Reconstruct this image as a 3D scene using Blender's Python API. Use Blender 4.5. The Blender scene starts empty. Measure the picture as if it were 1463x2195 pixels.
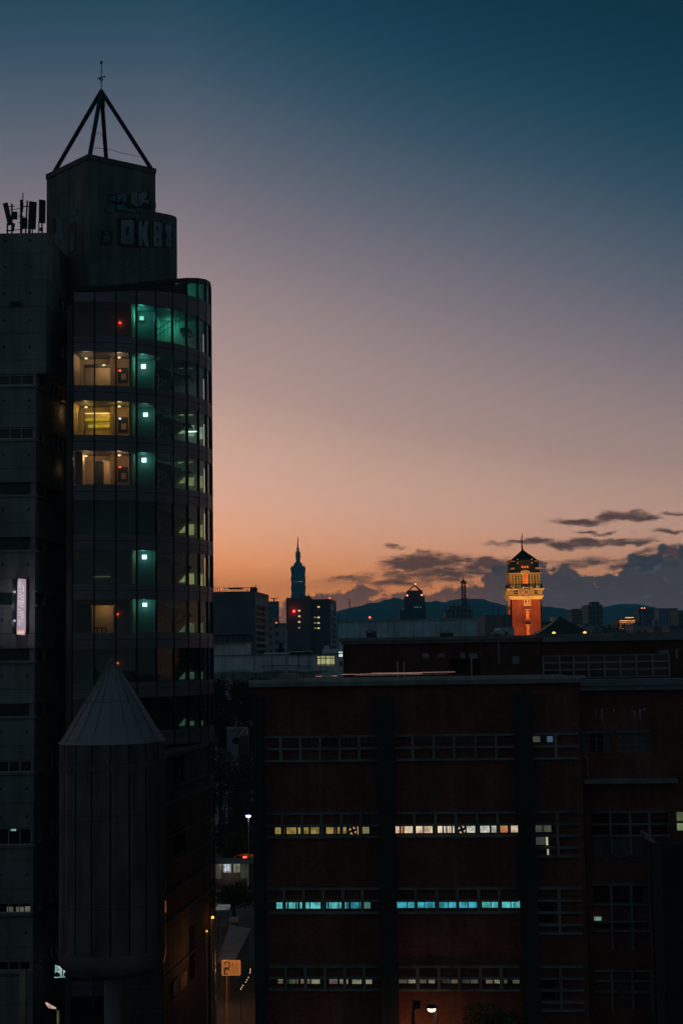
import bpy, math, random
from mathutils import Vector, Matrix
random.seed(7)
R = math.radians
sc = bpy.context.scene
COL = sc.collection

# ---------------------------------------------------------------- camera
F, CX, CY = 3050.0, 731.5, 1097.5          # focal length in photo pixels, photo centre
PITCH, ROLL = math.atan(307.5 / F), 0.016
CAM = Vector((0, 0, 30))
fwd = Vector((0, math.cos(PITCH), math.sin(PITCH)))
r0, u0_ = Vector((1, 0, 0)), Vector((0, -math.sin(PITCH), math.cos(PITCH)))
right = math.cos(ROLL) * r0 - math.sin(ROLL) * u0_
up = math.sin(ROLL) * r0 + math.cos(ROLL) * u0_
cd = bpy.data.cameras.new('camera')
cd.sensor_fit = 'HORIZONTAL'; cd.sensor_width = 24; cd.lens = 24 * F / 1463
cd.clip_start = 0.5; cd.clip_end = 60000
cam = bpy.data.objects.new('camera', cd); COL.objects.link(cam)
cam.matrix_world = Matrix(((right.x, up.x, -fwd.x, CAM.x), (right.y, up.y, -fwd.y, CAM.y), (right.z, up.z, -fwd.z, CAM.z), (0, 0, 0, 1)))
sc.camera = cam

# ---------------------------------------------------------------- colour helpers, exposure
def lin(c):
    return tuple(((v / 255) / 12.92 if v / 255 <= .04045 else ((v / 255 + .055) / 1.055) ** 2.4) for v in c)
sc.view_settings.view_transform = 'Standard'; sc.view_settings.look = 'None'
sc.view_settings.exposure = 0; sc.view_settings.gamma = 1
sc.cycles.max_bounces = 5; sc.cycles.transparent_max_bounces = 16
sc.cycles.sample_clamp_indirect = 3.0; sc.cycles.volume_bounces = 0
sc.cycles.caustics_reflective = False; sc.cycles.caustics_refractive = False

# ---------------------------------------------------------------- sky
world = bpy.data.worlds.new('World'); sc.world = world; world.use_nodes = True
nt = world.node_tree; nt.nodes.clear(); L = nt.links
def N(tree, t, **kw):
    n = tree.nodes.new(t)
    for k, v in kw.items(): setattr(n, k, v)
    return n
def sock(tree, n_in, v):
    if hasattr(v, 'is_output'): tree.links.new(v, n_in)
    else: n_in.default_value = v
def M(op, a, b=0.0, c=None, tree=None, clamp=False):
    tree = tree or nt
    n = N(tree, 'ShaderNodeMath', operation=op, use_clamp=clamp)
    sock(tree, n.inputs[0], a); sock(tree, n.inputs[1], b)
    if c is not None: sock(tree, n.inputs[2], c)
    return n.outputs[0]
def smooth(v, a, b, tree=None, lo=0., hi=1.):
    tree = tree or nt
    n = N(tree, 'ShaderNodeMapRange', interpolation_type='SMOOTHSTEP')
    sock(tree, n.inputs[0], v)
    for i, x in zip((1, 2, 3, 4), (a, b, lo, hi)): n.inputs[i].default_value = x
    return n.outputs[0]
def mixc(f, a, b, tree=None, blend='MIX'):
    tree = tree or nt
    n = N(tree, 'ShaderNodeMix', data_type='RGBA', blend_type=blend)
    sock(tree, n.inputs[0], f)
    for i, v in ((6, a), (7, b)):
        if isinstance(v, tuple): v = tuple(v) + (1.,) if len(v) == 3 else v
        sock(tree, n.inputs[i], v)
    return n.outputs[2]
def ramp(fac, stops, tree=None, interp='LINEAR'):
    tree = tree or nt
    n = N(tree, 'ShaderNodeValToRGB'); n.color_ramp.interpolation = interp
    el = n.color_ramp.elements
    while len(el) > 1: el.remove(el[0])
    el[0].position = stops[0][0]; el[0].color = tuple(stops[0][1]) + (1,)
    for p, c in stops[1:]:
        e = el.new(p); e.color = tuple(c) + (1,)
    sock(tree, n.inputs[0], fac)
    return n.outputs[0]
tc = N(nt, 'ShaderNodeTexCoord').outputs['Generated']
sx = N(nt, 'ShaderNodeSeparateXYZ'); L.new(tc, sx.inputs[0])
dx, dy, dz = sx.outputs
DEG = 57.29578
el_ = M('MULTIPLY', M('ARCSINE', dz), DEG)
az_ = M('MULTIPLY', M('ARCTAN2', dx, dy), DEG)
azc = M('MINIMUM', M('MAXIMUM', az_, -6.5), 26.)
tilt = M('MULTIPLY', azc, smooth(el_, 1., 14., lo=.06, hi=.31))
s_ = M('ADD', el_, tilt)
# two big soft irregularities in the twilight air, so the gradient is not ruler-straight
nz = N(nt, 'ShaderNodeTexNoise'); nz.inputs['Scale'].default_value = 2.2; nz.inputs['Detail'].default_value = 2
L.new(tc, nz.inputs['Vector'])
s_ = M('ADD', s_, M('MULTIPLY', M('SUBTRACT', nz.outputs[0], .5), 2.0))
HAZE_D, HAZE_TOP, HAZE_END, HAZE_SRC = 1.9e-4, 560., 10600., (.020, .068, .10)
def hz(c, e, lo=.12):
    """colour beyond the haze of what should be seen as c through it, at elevation e degrees"""
    s = math.sin(R(max(e, .01))); t = math.exp(-HAZE_D * min((HAZE_TOP - 30) / s, HAZE_END)); t = max(t, lo)
    return tuple(max(.0005, (a - (1 - t) * b) / t) for a, b in zip(c, HAZE_SRC))
SK = [(-6, (120, 70, 60)), (0, (186, 118, 92)), (2.6, (194, 132, 102)), (3.9, (195, 147, 125)), (5.7, (196, 159, 145)), (7.6, (188, 156, 146)),
      (9.5, (166, 144, 140)), (13.2, (140, 128, 133)), (16.8, (106, 108, 121)), (20.4, (66, 88, 106)), (23, (38, 75, 94)), (25.5, (21, 64, 83)), (28, (11, 55, 73)),
      (31, (5, 46, 62)), (37, (1, 33, 46)), (50, (0, 20, 30)), (90, (0, 12, 18))]
sky = ramp(M('DIVIDE', M('ADD', s_, 6.), 96.), [((e + 6) / 96., tuple(v / 8 for v in hz(lin(c), e))) for e, c in SK], interp='B_SPLINE')
sv = N(nt, 'ShaderNodeVectorMath', operation='SCALE'); L.new(sky, sv.inputs[0]); sv.inputs['Scale'].default_value = 8.; sky = sv.outputs[0]
# the glow is only on the sunset side; the sky behind the camera is already night
back = smooth(dy, -.42, .95, lo=0., hi=1.)
night = ramp(M('DIVIDE', el_, 90., clamp=True), [(0, (.058, .072, .080)), (.3, (.042, .064, .076)), (1, (.018, .040, .054))])
sky = mixc(back, night, sky)

# clouds, laid out by compass direction and elevation
def dirang(px, py):
    d = (fwd * F + right * (px - CX) - up * (py - CY)).normalized()
    return math.degrees(math.atan2(d.x, d.y)), math.degrees(math.asin(d.z))
cmb = N(nt, 'ShaderNodeCombineXYZ'); L.new(az_, cmb.inputs[0]); L.new(M('MULTIPLY', el_, 2.2), cmb.inputs[1])
cn = N(nt, 'ShaderNodeTexNoise'); cn.inputs['Scale'].default_value = .75; cn.inputs['Detail'].default_value = 7; cn.inputs['Roughness'].default_value = .6
L.new(cmb.outputs[0], cn.inputs['Vector'])
cmb2 = N(nt, 'ShaderNodeCombineXYZ'); L.new(az_, cmb2.inputs[0]); L.new(M('MULTIPLY', el_, 4.5), cmb2.inputs[1])
cn2 = N(nt, 'ShaderNodeTexNoise'); cn2.inputs['Scale'].default_value = 1.1; cn2.inputs['Detail'].default_value = 4; cn2.inputs['Roughness'].default_value = .62
cn2.inputs['Distortion'].default_value = .6
L.new(cmb2.outputs[0], cn2.inputs['Vector'])
cmb3 = N(nt, 'ShaderNodeCombineXYZ'); L.new(az_, cmb3.inputs[0]); L.new(M('MULTIPLY', el_, 1.4), cmb3.inputs[1])
vor = N(nt, 'ShaderNodeTexVoronoi', feature='SMOOTH_F1'); vor.inputs['Scale'].default_value = 1.7; vor.inputs['Smoothness'].default_value = .5
vor.inputs['Detail'].default_value = 2.5
L.new(cmb3.outputs[0], vor.inputs['Vector'])
def blobfield(blobs, az_=az_, el_=el_):
    out = None
    for (px, py, rx, ry, s) in blobs:
        a, e = dirang(px, py); ra, re = math.degrees(rx / F), math.degrees(ry / F)
        da = M('DIVIDE', M('SUBTRACT', az_, a), ra); de = M('DIVIDE', M('SUBTRACT', el_, e), re)
        v = M('SUBTRACT', s, M('MULTIPLY', s, M('ADD', M('MULTIPLY', da, da), M('MULTIPLY', de, de))))
        out = v if out is None else M('MAXIMUM', out, v)
    return M('MAXIMUM', out, -2.)
bank = blobfield([(640, 1335, 60, 52, 1), (700, 1325, 95, 58, 1), (765, 1316, 66, 66, 1), (850, 1333, 120, 68, 1.1), (960, 1328, 140, 72, 1.2), (1030, 1318, 90, 74, 1.1),
                  (1075, 1290, 60, 80, 1), (1200, 1310, 120, 108, 1), (1160, 1300, 70, 100, 1), (1330, 1320, 130, 92, 1), (1300, 1250, 34, 26, .8), (1450, 1290, 120, 122, 1), (1385, 1240, 70, 60, 1), (1600, 1290, 160, 150, 1),
                  (1900, 1330, 400, 120, 1), (250, 1370, 420, 50, 1), (-300, 1370, 500, 70, 1)])
wn = N(nt, 'ShaderNodeTexNoise', noise_dimensions='3D'); wn.inputs['Scale'].default_value = .9; wn.inputs['Detail'].default_value = 4; L.new(cmb3.outputs[0], wn.inputs['Vector'])
wsp = N(nt, 'ShaderNodeSeparateColor'); L.new(wn.outputs[1], wsp.inputs[0])
azd = M('ADD', az_, M('MULTIPLY', M('SUBTRACT', wsp.outputs[0], .5), 2.2)); eld = M('ADD', el_, M('MULTIPLY', M('SUBTRACT', wsp.outputs[1], .5), .75))
streak = blobfield([(905, 1204, 92, 19, 1.3), (1045, 1210, 62, 16, 1.3), (1080, 1214, 46, 17, 1.1), (960, 1228, 150, 13, .8), (850, 1245, 120, 9, .5), (1340, 1109, 72, 9, 1), (1245, 1117, 48, 9, 1),
                    (1262, 1163, 104, 8, 1), (1140, 1162, 70, 5, .7), (1350, 1166, 40, 6, .8), (1380, 1205, 66, 14, 1), (1440, 1186, 55, 15, 1),
                    (1250, 1205, 55, 10, .45), (850, 1169, 22, 4, .5), (1425, 1141, 32, 4, .6), (1270, 1142, 40, 4, .5), (1463, 1100, 30, 4, .6)], azd, eld)
bank_d = smooth(M('ADD', M('ADD', bank, M('MULTIPLY', M('SUBTRACT', cn.outputs[0], .5), 1.7)), M('MULTIPLY', M('SUBTRACT', .45, vor.outputs[0]), .6)), -.2, .06)
streak_d = smooth(M('ADD', streak, M('MULTIPLY', M('SUBTRACT', cn2.outputs[0], .5), 3.6)), -.95, .95)
ccol = ramp(M('DIVIDE', el_, 8., clamp=True), [(p, hz(lin(c), p * 8)) for p, c in ((0, (140, 112, 112)), (.25, (118, 102, 106)), (.40, (84, 84, 94)), (.6, (72, 74, 84)), (.8, (92, 80, 82)))])
cright = ramp(M('DIVIDE', el_, 8., clamp=True), [(p, hz(lin(c), p * 8)) for p, c in ((0, (50, 98, 120)), (.25, (54, 90, 110)), (.45, (58, 82, 98)), (.62, (48, 68, 85)), (.8, (74, 72, 80)))])
ccol = mixc(smooth(az_, 3., 8.), ccol, cright)
# a little lighter and darker within the cloud mass
vs_ = M('ADD', M('MULTIPLY', cn.outputs[0], .6), M('MULTIPLY', M('SUBTRACT', .7, vor.outputs[0]), .5))
ccol = mixc(smooth(vs_, .38, .72), ccol, mixc(.6, ccol, hz(lin((108, 104, 110)), 3.)))
ccol = mixc(smooth(vs_, .50, .28, lo=0., hi=.45), ccol, hz(lin((44, 58, 72)), 2.))
sky = mixc(M('MULTIPLY', streak_d, .92), sky, mixc(.5, ccol, hz(lin((68, 68, 78)), 4)))
sky = mixc(M('MULTIPLY', bank_d, M('MULTIPLY', smooth(dy, .1, .5), .93)), sky, ccol)
bg = N(nt, 'ShaderNodeBackground'); L.new(sky, bg.inputs[0]); bg.inputs[1].default_value = 1.0
# physical twilight air on top: the sun is below the horizon, ahead and to the left
SUN_EL, SUN_AZ = R(-3.0), R(-12)
st = N(nt, 'ShaderNodeTexSky', sky_type='NISHITA', sun_disc=False, sun_elevation=SUN_EL, sun_rotation=SUN_AZ)
bg2 = N(nt, 'ShaderNodeBackground'); L.new(st.outputs[0], bg2.inputs[0]); bg2.inputs[1].default_value = 0.05
add = N(nt, 'ShaderNodeAddShader'); L.new(bg.outputs[0], add.inputs[0]); L.new(bg2.outputs[0], add.inputs[1])
wo = N(nt, 'ShaderNodeOutputWorld'); L.new(add.outputs[0], wo.inputs[0])

# ---------------------------------------------------------------- geometry helpers
def ray(px, py): return fwd * F + right * (px - CX) - up * (py - CY)
def at(px, py, Y):
    d = ray(px, py); return CAM + d * (Y / d.y)
def atz(px, py, z):
    d = ray(px, py); return CAM + d * ((z - CAM.z) / d.z)
def ident(u, d, z): return Vector((u, d, z))
class Fac:
    """A vertical plane through two points of the plan; u along it, d into the building, z up."""
    def __init__(s, pxL, YL, pxR, YR, pyL=1405, pyR=1405, a=None, b=None):
        s.a = (a or at(pxL, pyL, YL)).copy(); s.b = (b or at(pxR, pyR, YR)).copy(); s.a.z = s.b.z = 0
        s.t = (s.b - s.a).normalized(); s.n = Vector((-s.t.y, s.t.x, 0)); s.len = (s.b - s.a).length
        if s.n.dot(s.a) < 0 and False: s.n = -s.n
    def __call__(s, u, d, z): return s.a + s.t * u + s.n * d + Vector((0, 0, z))
    def uz(s, px, py, d=0.):
        r = ray(px, py); o = s.a + s.n * d
        t = (o - CAM).dot(s.n) / r.dot(s.n)
        p = CAM + r * t
        return (p - s.a).dot(s.t), p.z
    def rect(s, x0, y0, x1, y1, d=0.):
        ym, xm = (y0 + y1) / 2, (x0 + x1) / 2
        return s.uz(x0, ym, d)[0], s.uz(x1, ym, d)[0], s.uz(xm, y1, d)[1], s.uz(xm, y0, d)[1]
class MB:
    def __init__(s): s.v = []; s.f = []
    def add(s, vs, fs):
        o = len(s.v); s.v += [Vector(p) for p in vs]; s.f += [tuple(i + o for i in f) for f in fs]; return s
    def box(s, T, u0, u1, d0, d1, z0, z1):
        p = [T(u, d, z) for z in (z0, z1) for d in (d0, d1) for u in (u0, u1)]
        return s.add(p, [(0, 1, 5, 4), (1, 3, 7, 5), (3, 2, 6, 7), (2, 0, 4, 6), (4, 5, 7, 6), (0, 2, 3, 1)])
    def quad(s, a, b, c, d): return s.add([a, b, c, d], [(0, 1, 2, 3)])
    def bar(s, p, q, w, h=None):
        p, q = Vector(p), Vector(q); h = h or w; t = (q - p).normalized()
        a = t.cross(Vector((0, 0, 1)))
        a = Vector((1, 0, 0)) if a.length < 1e-4 else a.normalized()
        b = a.cross(t)
        vs = [c + a * (i * w / 2) + b * (j * h / 2) for c in (p, q) for i, j in ((-1, -1), (1, -1), (1, 1), (-1, 1))]
        return s.add(vs, [(3, 2, 1, 0), (4, 5, 6, 7)] + [(i, (i + 1) % 4, 4 + (i + 1) % 4, 4 + i) for i in range(4)])
    def tube(s, pts, r, n=8, r1=None):
        pts = [Vector(p) for p in pts]; k = len(pts); rs = [r + ((r1 if r1 is not None else r) - r) * i / (k - 1) for i in range(k)]
        vs, fs = [], []
        ref = Vector((0, 0, 1)); t0 = (pts[1] - pts[0]).normalized()
        if abs(t0.z) > .95: ref = Vector((1, 0, 0))
        for i, p in enumerate(pts):
            t = (pts[min(i + 1, k - 1)] - pts[max(i - 1, 0)]).normalized()
            a = t.cross(ref).normalized(); b = a.cross(t)
            for j in range(n):
                an = 2 * math.pi * j / n; vs.append(p + a * math.cos(an) * rs[i] + b * math.sin(an) * rs[i])
        for i in range(k - 1):
            for j in range(n):
                fs.append((i * n + j, i * n + (j + 1) % n, (i + 1) * n + (j + 1) % n, (i + 1) * n + j))
        fs.append(tuple(range(n))[::-1]); fs.append(tuple((k - 1) * n + j for j in range(n)))
        return s.add(vs, fs)
    def lathe(s, c, prof, n=24, a0=0., a1=360.):
        c = Vector(c); full = abs(a1 - a0) > 359.9; m = n if full else n + 1
        vs = []
        for (r, z) in prof:
            for j in range(m):
                an = R(a0 + (a1 - a0) * j / n); vs.append(Vector((c.x + r * math.sin(an), c.y - r * math.cos(an), c.z + z)))
        fs = []
        for i in range(len(prof) - 1):
            for j in range(n):
                k = (j + 1) % m; fs.append((i * m + j, i * m + k, (i + 1) * m + k, (i + 1) * m + j))
        return s.add(vs, fs)
    def prism(s, T, poly, d0, d1):
        n = len(poly)
        vs = [T(u, d0, z) for u, z in poly] + [T(u, d1, z) for u, z in poly]
        return s.add(vs, [tuple(range(n)), tuple(range(2 * n - 1, n - 1, -1))] + [(i, i + n, (i + 1) % n + n, (i + 1) % n) for i in range(n)])
    def plan(s, poly, z0, z1):
        n = len(poly)
        vs = [Vector((p[0], p[1], z0)) for p in poly] + [Vector((p[0], p[1], z1)) for p in poly]
        return s.add(vs, [tuple(range(n))[::-1], tuple(range(n, 2 * n))] + [(i, (i + 1) % n, (i + 1) % n + n, i + n) for i in range(n)])
    def frustum(s, c, h0, h1, z0, z1, cut=0.):
        """square (cut corners) block, half width h0 at z0 and h1 at z1"""
        def ring(h, z):
            k = h * cut
            q = [(-h + k, -h), (h - k, -h), (h, -h + k), (h, h - k), (h - k, h), (-h + k, h), (-h, h - k), (-h, -h + k)] if cut else [(-h, -h), (h, -h), (h, h), (-h, h)]
            return [Vector((c[0] + x, c[1] + y, z)) for x, y in q]
        a, b = ring(h0, z0), ring(h1, z1); n = len(a)
        return s.add(a + b, [tuple(range(n))[::-1], tuple(range(n, 2 * n))] + [(i, (i + 1) % n, (i + 1) % n + n, i + n) for i in range(n)])
    def wall(s, T, u0, u1, z0, z1, holes, th=.25, back=None):
        us = sorted({u0, u1} | {round(min(max(h[i], u0), u1), 4) for h in holes for i in (0, 1)})
        zs = sorted({z0, z1} | {round(min(max(h[i], z0), z1), 4) for h in holes for i in (2, 3)})
        for i in range(len(us) - 1):
            for j in range(len(zs) - 1):
                um, zm = (us[i] + us[i + 1]) / 2, (zs[j] + zs[j + 1]) / 2
                if not any(h[0] < um < h[1] and h[2] < zm < h[3] for h in holes):
                    s.quad(T(us[i], 0, zs[j]), T(us[i + 1], 0, zs[j]), T(us[i + 1], 0, zs[j + 1]), T(us[i], 0, zs[j + 1]))
        for (a, b, c, d) in holes:
            s.quad(T(a, 0, c), T(b, 0, c), T(b, th, c), T(a, th, c)); s.quad(T(a, 0, d), T(a, th, d), T(b, th, d), T(b, 0, d))
            s.quad(T(a, 0, c), T(a, th, c), T(a, th, d), T(a, 0, d)); s.quad(T(b, 0, c), T(b, 0, d), T(b, th, d), T(b, th, c))
            s.quad(T(a, th + .5, c), T(b, th + .5, c), T(b, th + .5, d), T(a, th + .5, d))
        if back is not None:
            s.quad(T(u0, 0, z0), T(u0, 0, z1), T(u0, back, z1), T(u0, back, z0)); s.quad(T(u1, 0, z0), T(u1, back, z0), T(u1, back, z1), T(u1, 0, z1))
            s.quad(T(u0, back, z0), T(u0, back, z1), T(u1, back, z1), T(u1, back, z0)); s.quad(T(u0, 0, z1), T(u1, 0, z1), T(u1, back, z1), T(u0, back, z1))
        return s
    def text(s, T, body, u, z, h, d0, d1, sx=1.):
        """lettering cut from Blender's own font: centre (u, z), height h; faces the side of smaller d"""
        c = bpy.data.curves.new('lettering', 'FONT'); c.body = body; c.align_x = 'CENTER'; c.align_y = 'CENTER'; c.resolution_u = 3
        o = bpy.data.objects.new('lettering', c); COL.objects.link(o)
        dg = bpy.context.evaluated_depsgraph_get(); me = o.evaluated_get(dg).to_mesh()
        vs = [tuple(v.co) for v in me.vertices]; fs = [tuple(p.vertices) for p in me.polygons]
        bpy.data.objects.remove(o); bpy.data.curves.remove(c)
        if not vs: return s
        ys = [v[1] for v in vs]; xs = [v[0] for v in vs]; k = h / max(max(ys) - min(ys), 1e-3); xm, ym = (max(xs) + min(xs)) / 2, (max(ys) + min(ys)) / 2
        s.add([T(u + (v[0] - xm) * k * sx, d0, z + (v[1] - ym) * k) for v in vs], fs)
        return s
def tag(o, label=None, cat=None, group=None, kind=None):
    for k, v in (('label', label), ('category', cat), ('group', group), ('kind', kind)):
        if v: o[k] = v
    return o
def empty(name, loc, label, cat, group=None, rz=0.):
    o = bpy.data.objects.new(name, None); COL.objects.link(o); o.location = loc; o.rotation_euler.z = rz
    o['_i'] = 0; del o['_i']
    INV[o.name] = (Matrix.Translation(Vector(loc)) @ Matrix.Rotation(rz, 4, 'Z')).inverted()
    return tag(o, label, cat, group)
INV = {}
def obj(name, mb, mat, parent=None, label=None, cat=None, group=None, kind=None, smooth_=False, mats=None):
    me = bpy.data.meshes.new(name)
    inv = INV[parent.name] if parent is not None else Matrix.Identity(4)
    if parent is None and kind is None and mb.v:
        lo = Vector((sum(v.x for v in mb.v) / len(mb.v), sum(v.y for v in mb.v) / len(mb.v), min(v.z for v in mb.v)))
        inv = Matrix.Translation(-lo)
    me.from_pydata([inv @ v for v in mb.v], [], mb.f); me.update()
    me.materials.append(mat)
    if smooth_: me.shade_smooth()
    o = bpy.data.objects.new(name, me); COL.objects.link(o)
    if parent is not None: o.parent = parent; INV[o.name] = INV[parent.name]
    elif kind is None: o.location = lo; INV[o.name] = inv
    else: INV[o.name] = inv
    return tag(o, label, cat, group, kind)

# ---------------------------------------------------------------- materials
def newmat(name):
    m = bpy.data.materials.new(name); m.use_nodes = True; t = m.node_tree
    b = t.nodes['Principled BSDF']; return m, t, b
def plain(name, col, rough=.8, metal=0., var=.25, scale=1.5, bump=0., spec=.3):
    """a surface colour with broad stains and fine grain"""
    m, t, b = newmat(name)
    g = N(t, 'ShaderNodeTexCoord').outputs['Object']
    n1 = N(t, 'ShaderNodeTexNoise'); n1.inputs['Scale'].default_value = scale * .35; n1.inputs['Detail'].default_value = 6; t.links.new(g, n1.inputs['Vector'])
    n2 = N(t, 'ShaderNodeTexNoise'); n2.inputs['Scale'].default_value = scale * 6; n2.inputs['Detail'].default_value = 3; t.links.new(g, n2.inputs['Vector'])
    f = M('ADD', M('MULTIPLY', smooth(n1.outputs[0], .3, .7, t), .7, tree=t), M('MULTIPLY', n2.outputs[0], .3, tree=t), tree=t)
    c = mixc(f, tuple(x * (1 - var) for x in col), tuple(min(1, x * (1 + var)) for x in col), t)
    t.links.new(c, b.inputs['Base Color'])
    b.inputs['Roughness'].default_value = rough; b.inputs['Metallic'].default_value = metal; b.inputs['Specular IOR Level'].default_value = spec
    if bump:
        bn = N(t, 'ShaderNodeBump'); bn.inputs['Strength'].default_value = bump; t.links.new(n2.outputs[0], bn.inputs['Height']); t.links.new(bn.outputs[0], b.inputs['Normal'])
    return m
def streaked(name, col, rough=.85, var=.35, joints=None, dots=False):
    """concrete: vertical rain streaks, pour joints and formwork tie holes"""
    m, t, b = newmat(name)
    g = N(t, 'ShaderNodeTexCoord').outputs['Object']
    mp = N(t, 'ShaderNodeMapping'); mp.inputs['Scale'].default_value = (1.3, 1.3, .13); t.links.new(g, mp.inputs[0])
    n1 = N(t, 'ShaderNodeTexNoise'); n1.inputs['Scale'].default_value = 1.3; n1.inputs['Detail'].default_value = 7; t.links.new(mp.outputs[0], n1.inputs['Vector'])
    n2 = N(t, 'ShaderNodeTexNoise'); n2.inputs['Scale'].default_value = .35; n2.inputs['Detail'].default_value = 5; t.links.new(g, n2.inputs['Vector'])
    f = M('ADD', M('MULTIPLY', smooth(n1.outputs[0], .3, .7, t), .5, tree=t), M('MULTIPLY', smooth(n2.outputs[0], .3, .7, t), .5, tree=t), tree=t)
    c = mixc(f, tuple(x * (1 - var) for x in col), tuple(x * (1 + var) for x in col), t)
    s = N(t, 'ShaderNodeSeparateXYZ'); t.links.new(g, s.inputs[0])
    h = M('ADD', s.outputs[0], s.outputs[1], tree=t)
    if joints:
        fr = M('FRACT', M('DIVIDE', s.outputs[2], joints, tree=t), tree=t)
        c = mixc(M('LESS_THAN', fr, .045 / joints, tree=t), c, tuple(x * .35 for x in col), t)
    if dots:
        a = M('SUBTRACT', M('FRACT', M('DIVIDE', h, 1.75, tree=t), tree=t), .5, tree=t); e = M('SUBTRACT', M('FRACT', M('DIVIDE', s.outputs[2], joints or 1.9, tree=t), tree=t), .5, tree=t)
        a = M('MULTIPLY', a, 1.75, tree=t); e = M('MULTIPLY', e, joints or 1.9, tree=t)
        q = M('ADD', M('MULTIPLY', a, a, tree=t), M('MULTIPLY', e, e, tree=t), tree=t)
        c = mixc(M('LESS_THAN', q, .011, tree=t), c, tuple(x * .3 for x in col), t)
    t.links.new(c, b.inputs['Base Color']); b.inputs['Roughness'].default_value = rough; b.inputs['Specular IOR Level'].default_value = .2
    return m
def brick(name, c1, c2, mortar, scale=1.):
    m, t, b = newmat(name)
    g = N(t, 'ShaderNodeTexCoord').outputs['Object']
    s = N(t, 'ShaderNodeSeparateXYZ'); t.links.new(g, s.inputs[0])
    cb = N(t, 'ShaderNodeCombineXYZ'); t.links.new(M('ADD', s.outputs[0], s.outputs[1], tree=t), cb.inputs[0]); t.links.new(s.outputs[2], cb.inputs[1])
    br = N(t, 'ShaderNodeTexBrick'); br.inputs['Scale'].default_value = scale; t.links.new(cb.outputs[0], br.inputs['Vector'])
    br.inputs['Brick Width'].default_value = .24; br.inputs['Row Height'].default_value = .08; br.inputs['Mortar Size'].default_value = .012
    br.inputs['Color1'].default_value = c1 + (1,); br.inputs['Color2'].default_value = c2 + (1,); br.inputs['Mortar'].default_value = mortar + (1,)
    n1 = N(t, 'ShaderNodeTexNoise'); n1.inputs['Scale'].default_value = .45; n1.inputs['Detail'].default_value = 8; n1.inputs['Roughness'].default_value = .65; t.links.new(g, n1.inputs['Vector'])
    c = mixc(smooth(n1.outputs[0], .32, .68, t), br.outputs[0], mixc(.62, br.outputs[0], tuple(x * .25 for x in c1), t), t)
    mp = N(t, 'ShaderNodeMapping'); mp.inputs['Scale'].default_value = (1.6, 1.6, .12); t.links.new(g, mp.inputs[0])
    n2 = N(t, 'ShaderNodeTexNoise'); n2.inputs['Scale'].default_value = 1.2; n2.inputs['Detail'].default_value = 6; t.links.new(mp.outputs[0], n2.inputs['Vector'])
    c = mixc(smooth(n2.outputs[0], .45, .75, t, 0., .4), c, tuple(x * 1.1 + .02 for x in mortar), t)
    n3 = N(t, 'ShaderNodeTexNoise'); n3.inputs['Scale'].default_value = 4.5; n3.inputs['Detail'].default_value = 5; t.links.new(g, n3.inputs['Vector'])
    c = mixc(smooth(n3.outputs[0], .5, .75, t, 0., .5), c, tuple(x * .3 for x in c2), t)
    t.links.new(c, b.inputs['Base Color']); b.inputs['Roughness'].default_value = .9; b.inputs['Specular IOR Level'].default_value = .15
    return m
def lit(name, col, strength=1., var=.25, scale=1.2):
    """a lit window or lamp"""
    m, t, b = newmat(name); t.nodes.remove(b)
    e = N(t, 'ShaderNodeEmission'); out = t.nodes['Material Output']
    g = N(t, 'ShaderNodeTexCoord').outputs['Object']
    n1 = N(t, 'ShaderNodeTexNoise'); n1.inputs['Scale'].default_value = scale; n1.inputs['Detail'].default_value = 4; t.links.new(g, n1.inputs['Vector'])
    c = mixc(smooth(n1.outputs[0], .3, .7, t), tuple(x * (1 - var) for x in col), tuple(x * (1 + var) for x in col), t)
    t.links.new(c, e.inputs[0]); e.inputs[1].default_value = strength; t.links.new(e.outputs[0], out.inputs[0])
    return m
def windowed(name, wall_c, win_c, w=1.6, h=3.3, mw=.35, mh=.5):
    """a distant facade whose dark windows are its surface pattern"""
    m, t, b = newmat(name)
    g = N(t, 'ShaderNodeTexCoord').outputs['Object']
    s = N(t, 'ShaderNodeSeparateXYZ'); t.links.new(g, s.inputs[0])
    hh = M('ADD', s.outputs[0], s.outputs[1], tree=t)
    a = M('FRACT', M('DIVIDE', hh, w, tree=t), tree=t); z = M('FRACT', M('DIVIDE', s.outputs[2], h, tree=t), tree=t)
    k = M('MULTIPLY', M('GREATER_THAN', a, mw, tree=t), M('GREATER_THAN', z, mh, tree=t), tree=t)
    n1 = N(t, 'ShaderNodeTexNoise'); n1.inputs['Scale'].default_value = .25; n1.inputs['Detail'].default_value = 5; t.links.new(g, n1.inputs['Vector'])
    wc = mixc(n1.outputs[0], tuple(x * .7 for x in wall_c), tuple(x * 1.3 for x in wall_c), t)
    c = mixc(k, wc, win_c, t)
    t.links.new(c, b.inputs['Base Color']); b.inputs['Roughness'].default_value = .75; b.inputs['Specular IOR Level'].default_value = .2
    return m
def glass(name, tint=(.5, .68, .64), gloss=.12):
    m, t, b = newmat(name); t.nodes.remove(b); out = t.nodes['Material Output']
    tr = N(t, 'ShaderNodeBsdfTransparent'); tr.inputs[0].default_value = tint + (1,)
    gl = N(t, 'ShaderNodeBsdfGlossy'); gl.inputs[0].default_value = (.8, .9, .9, 1); gl.inputs[1].default_value = .04
    fr = N(t, 'ShaderNodeFresnel'); fr.inputs[0].default_value = 1.5
    mx = N(t, 'ShaderNodeMixShader'); t.links.new(M('ADD', M('MULTIPLY', fr.outputs[0], .9, tree=t), gloss * .2, tree=t), mx.inputs[0])
    t.links.new(tr.outputs[0], mx.inputs[1]); t.links.new(gl.outputs[0], mx.inputs[2]); t.links.new(mx.outputs[0], out.inputs[0])
    return m
CONC = streaked('formed concrete', (.20, .225, .225), joints=1.87, dots=True)
CONC2 = streaked('bare concrete', (.20, .215, .21))
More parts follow.
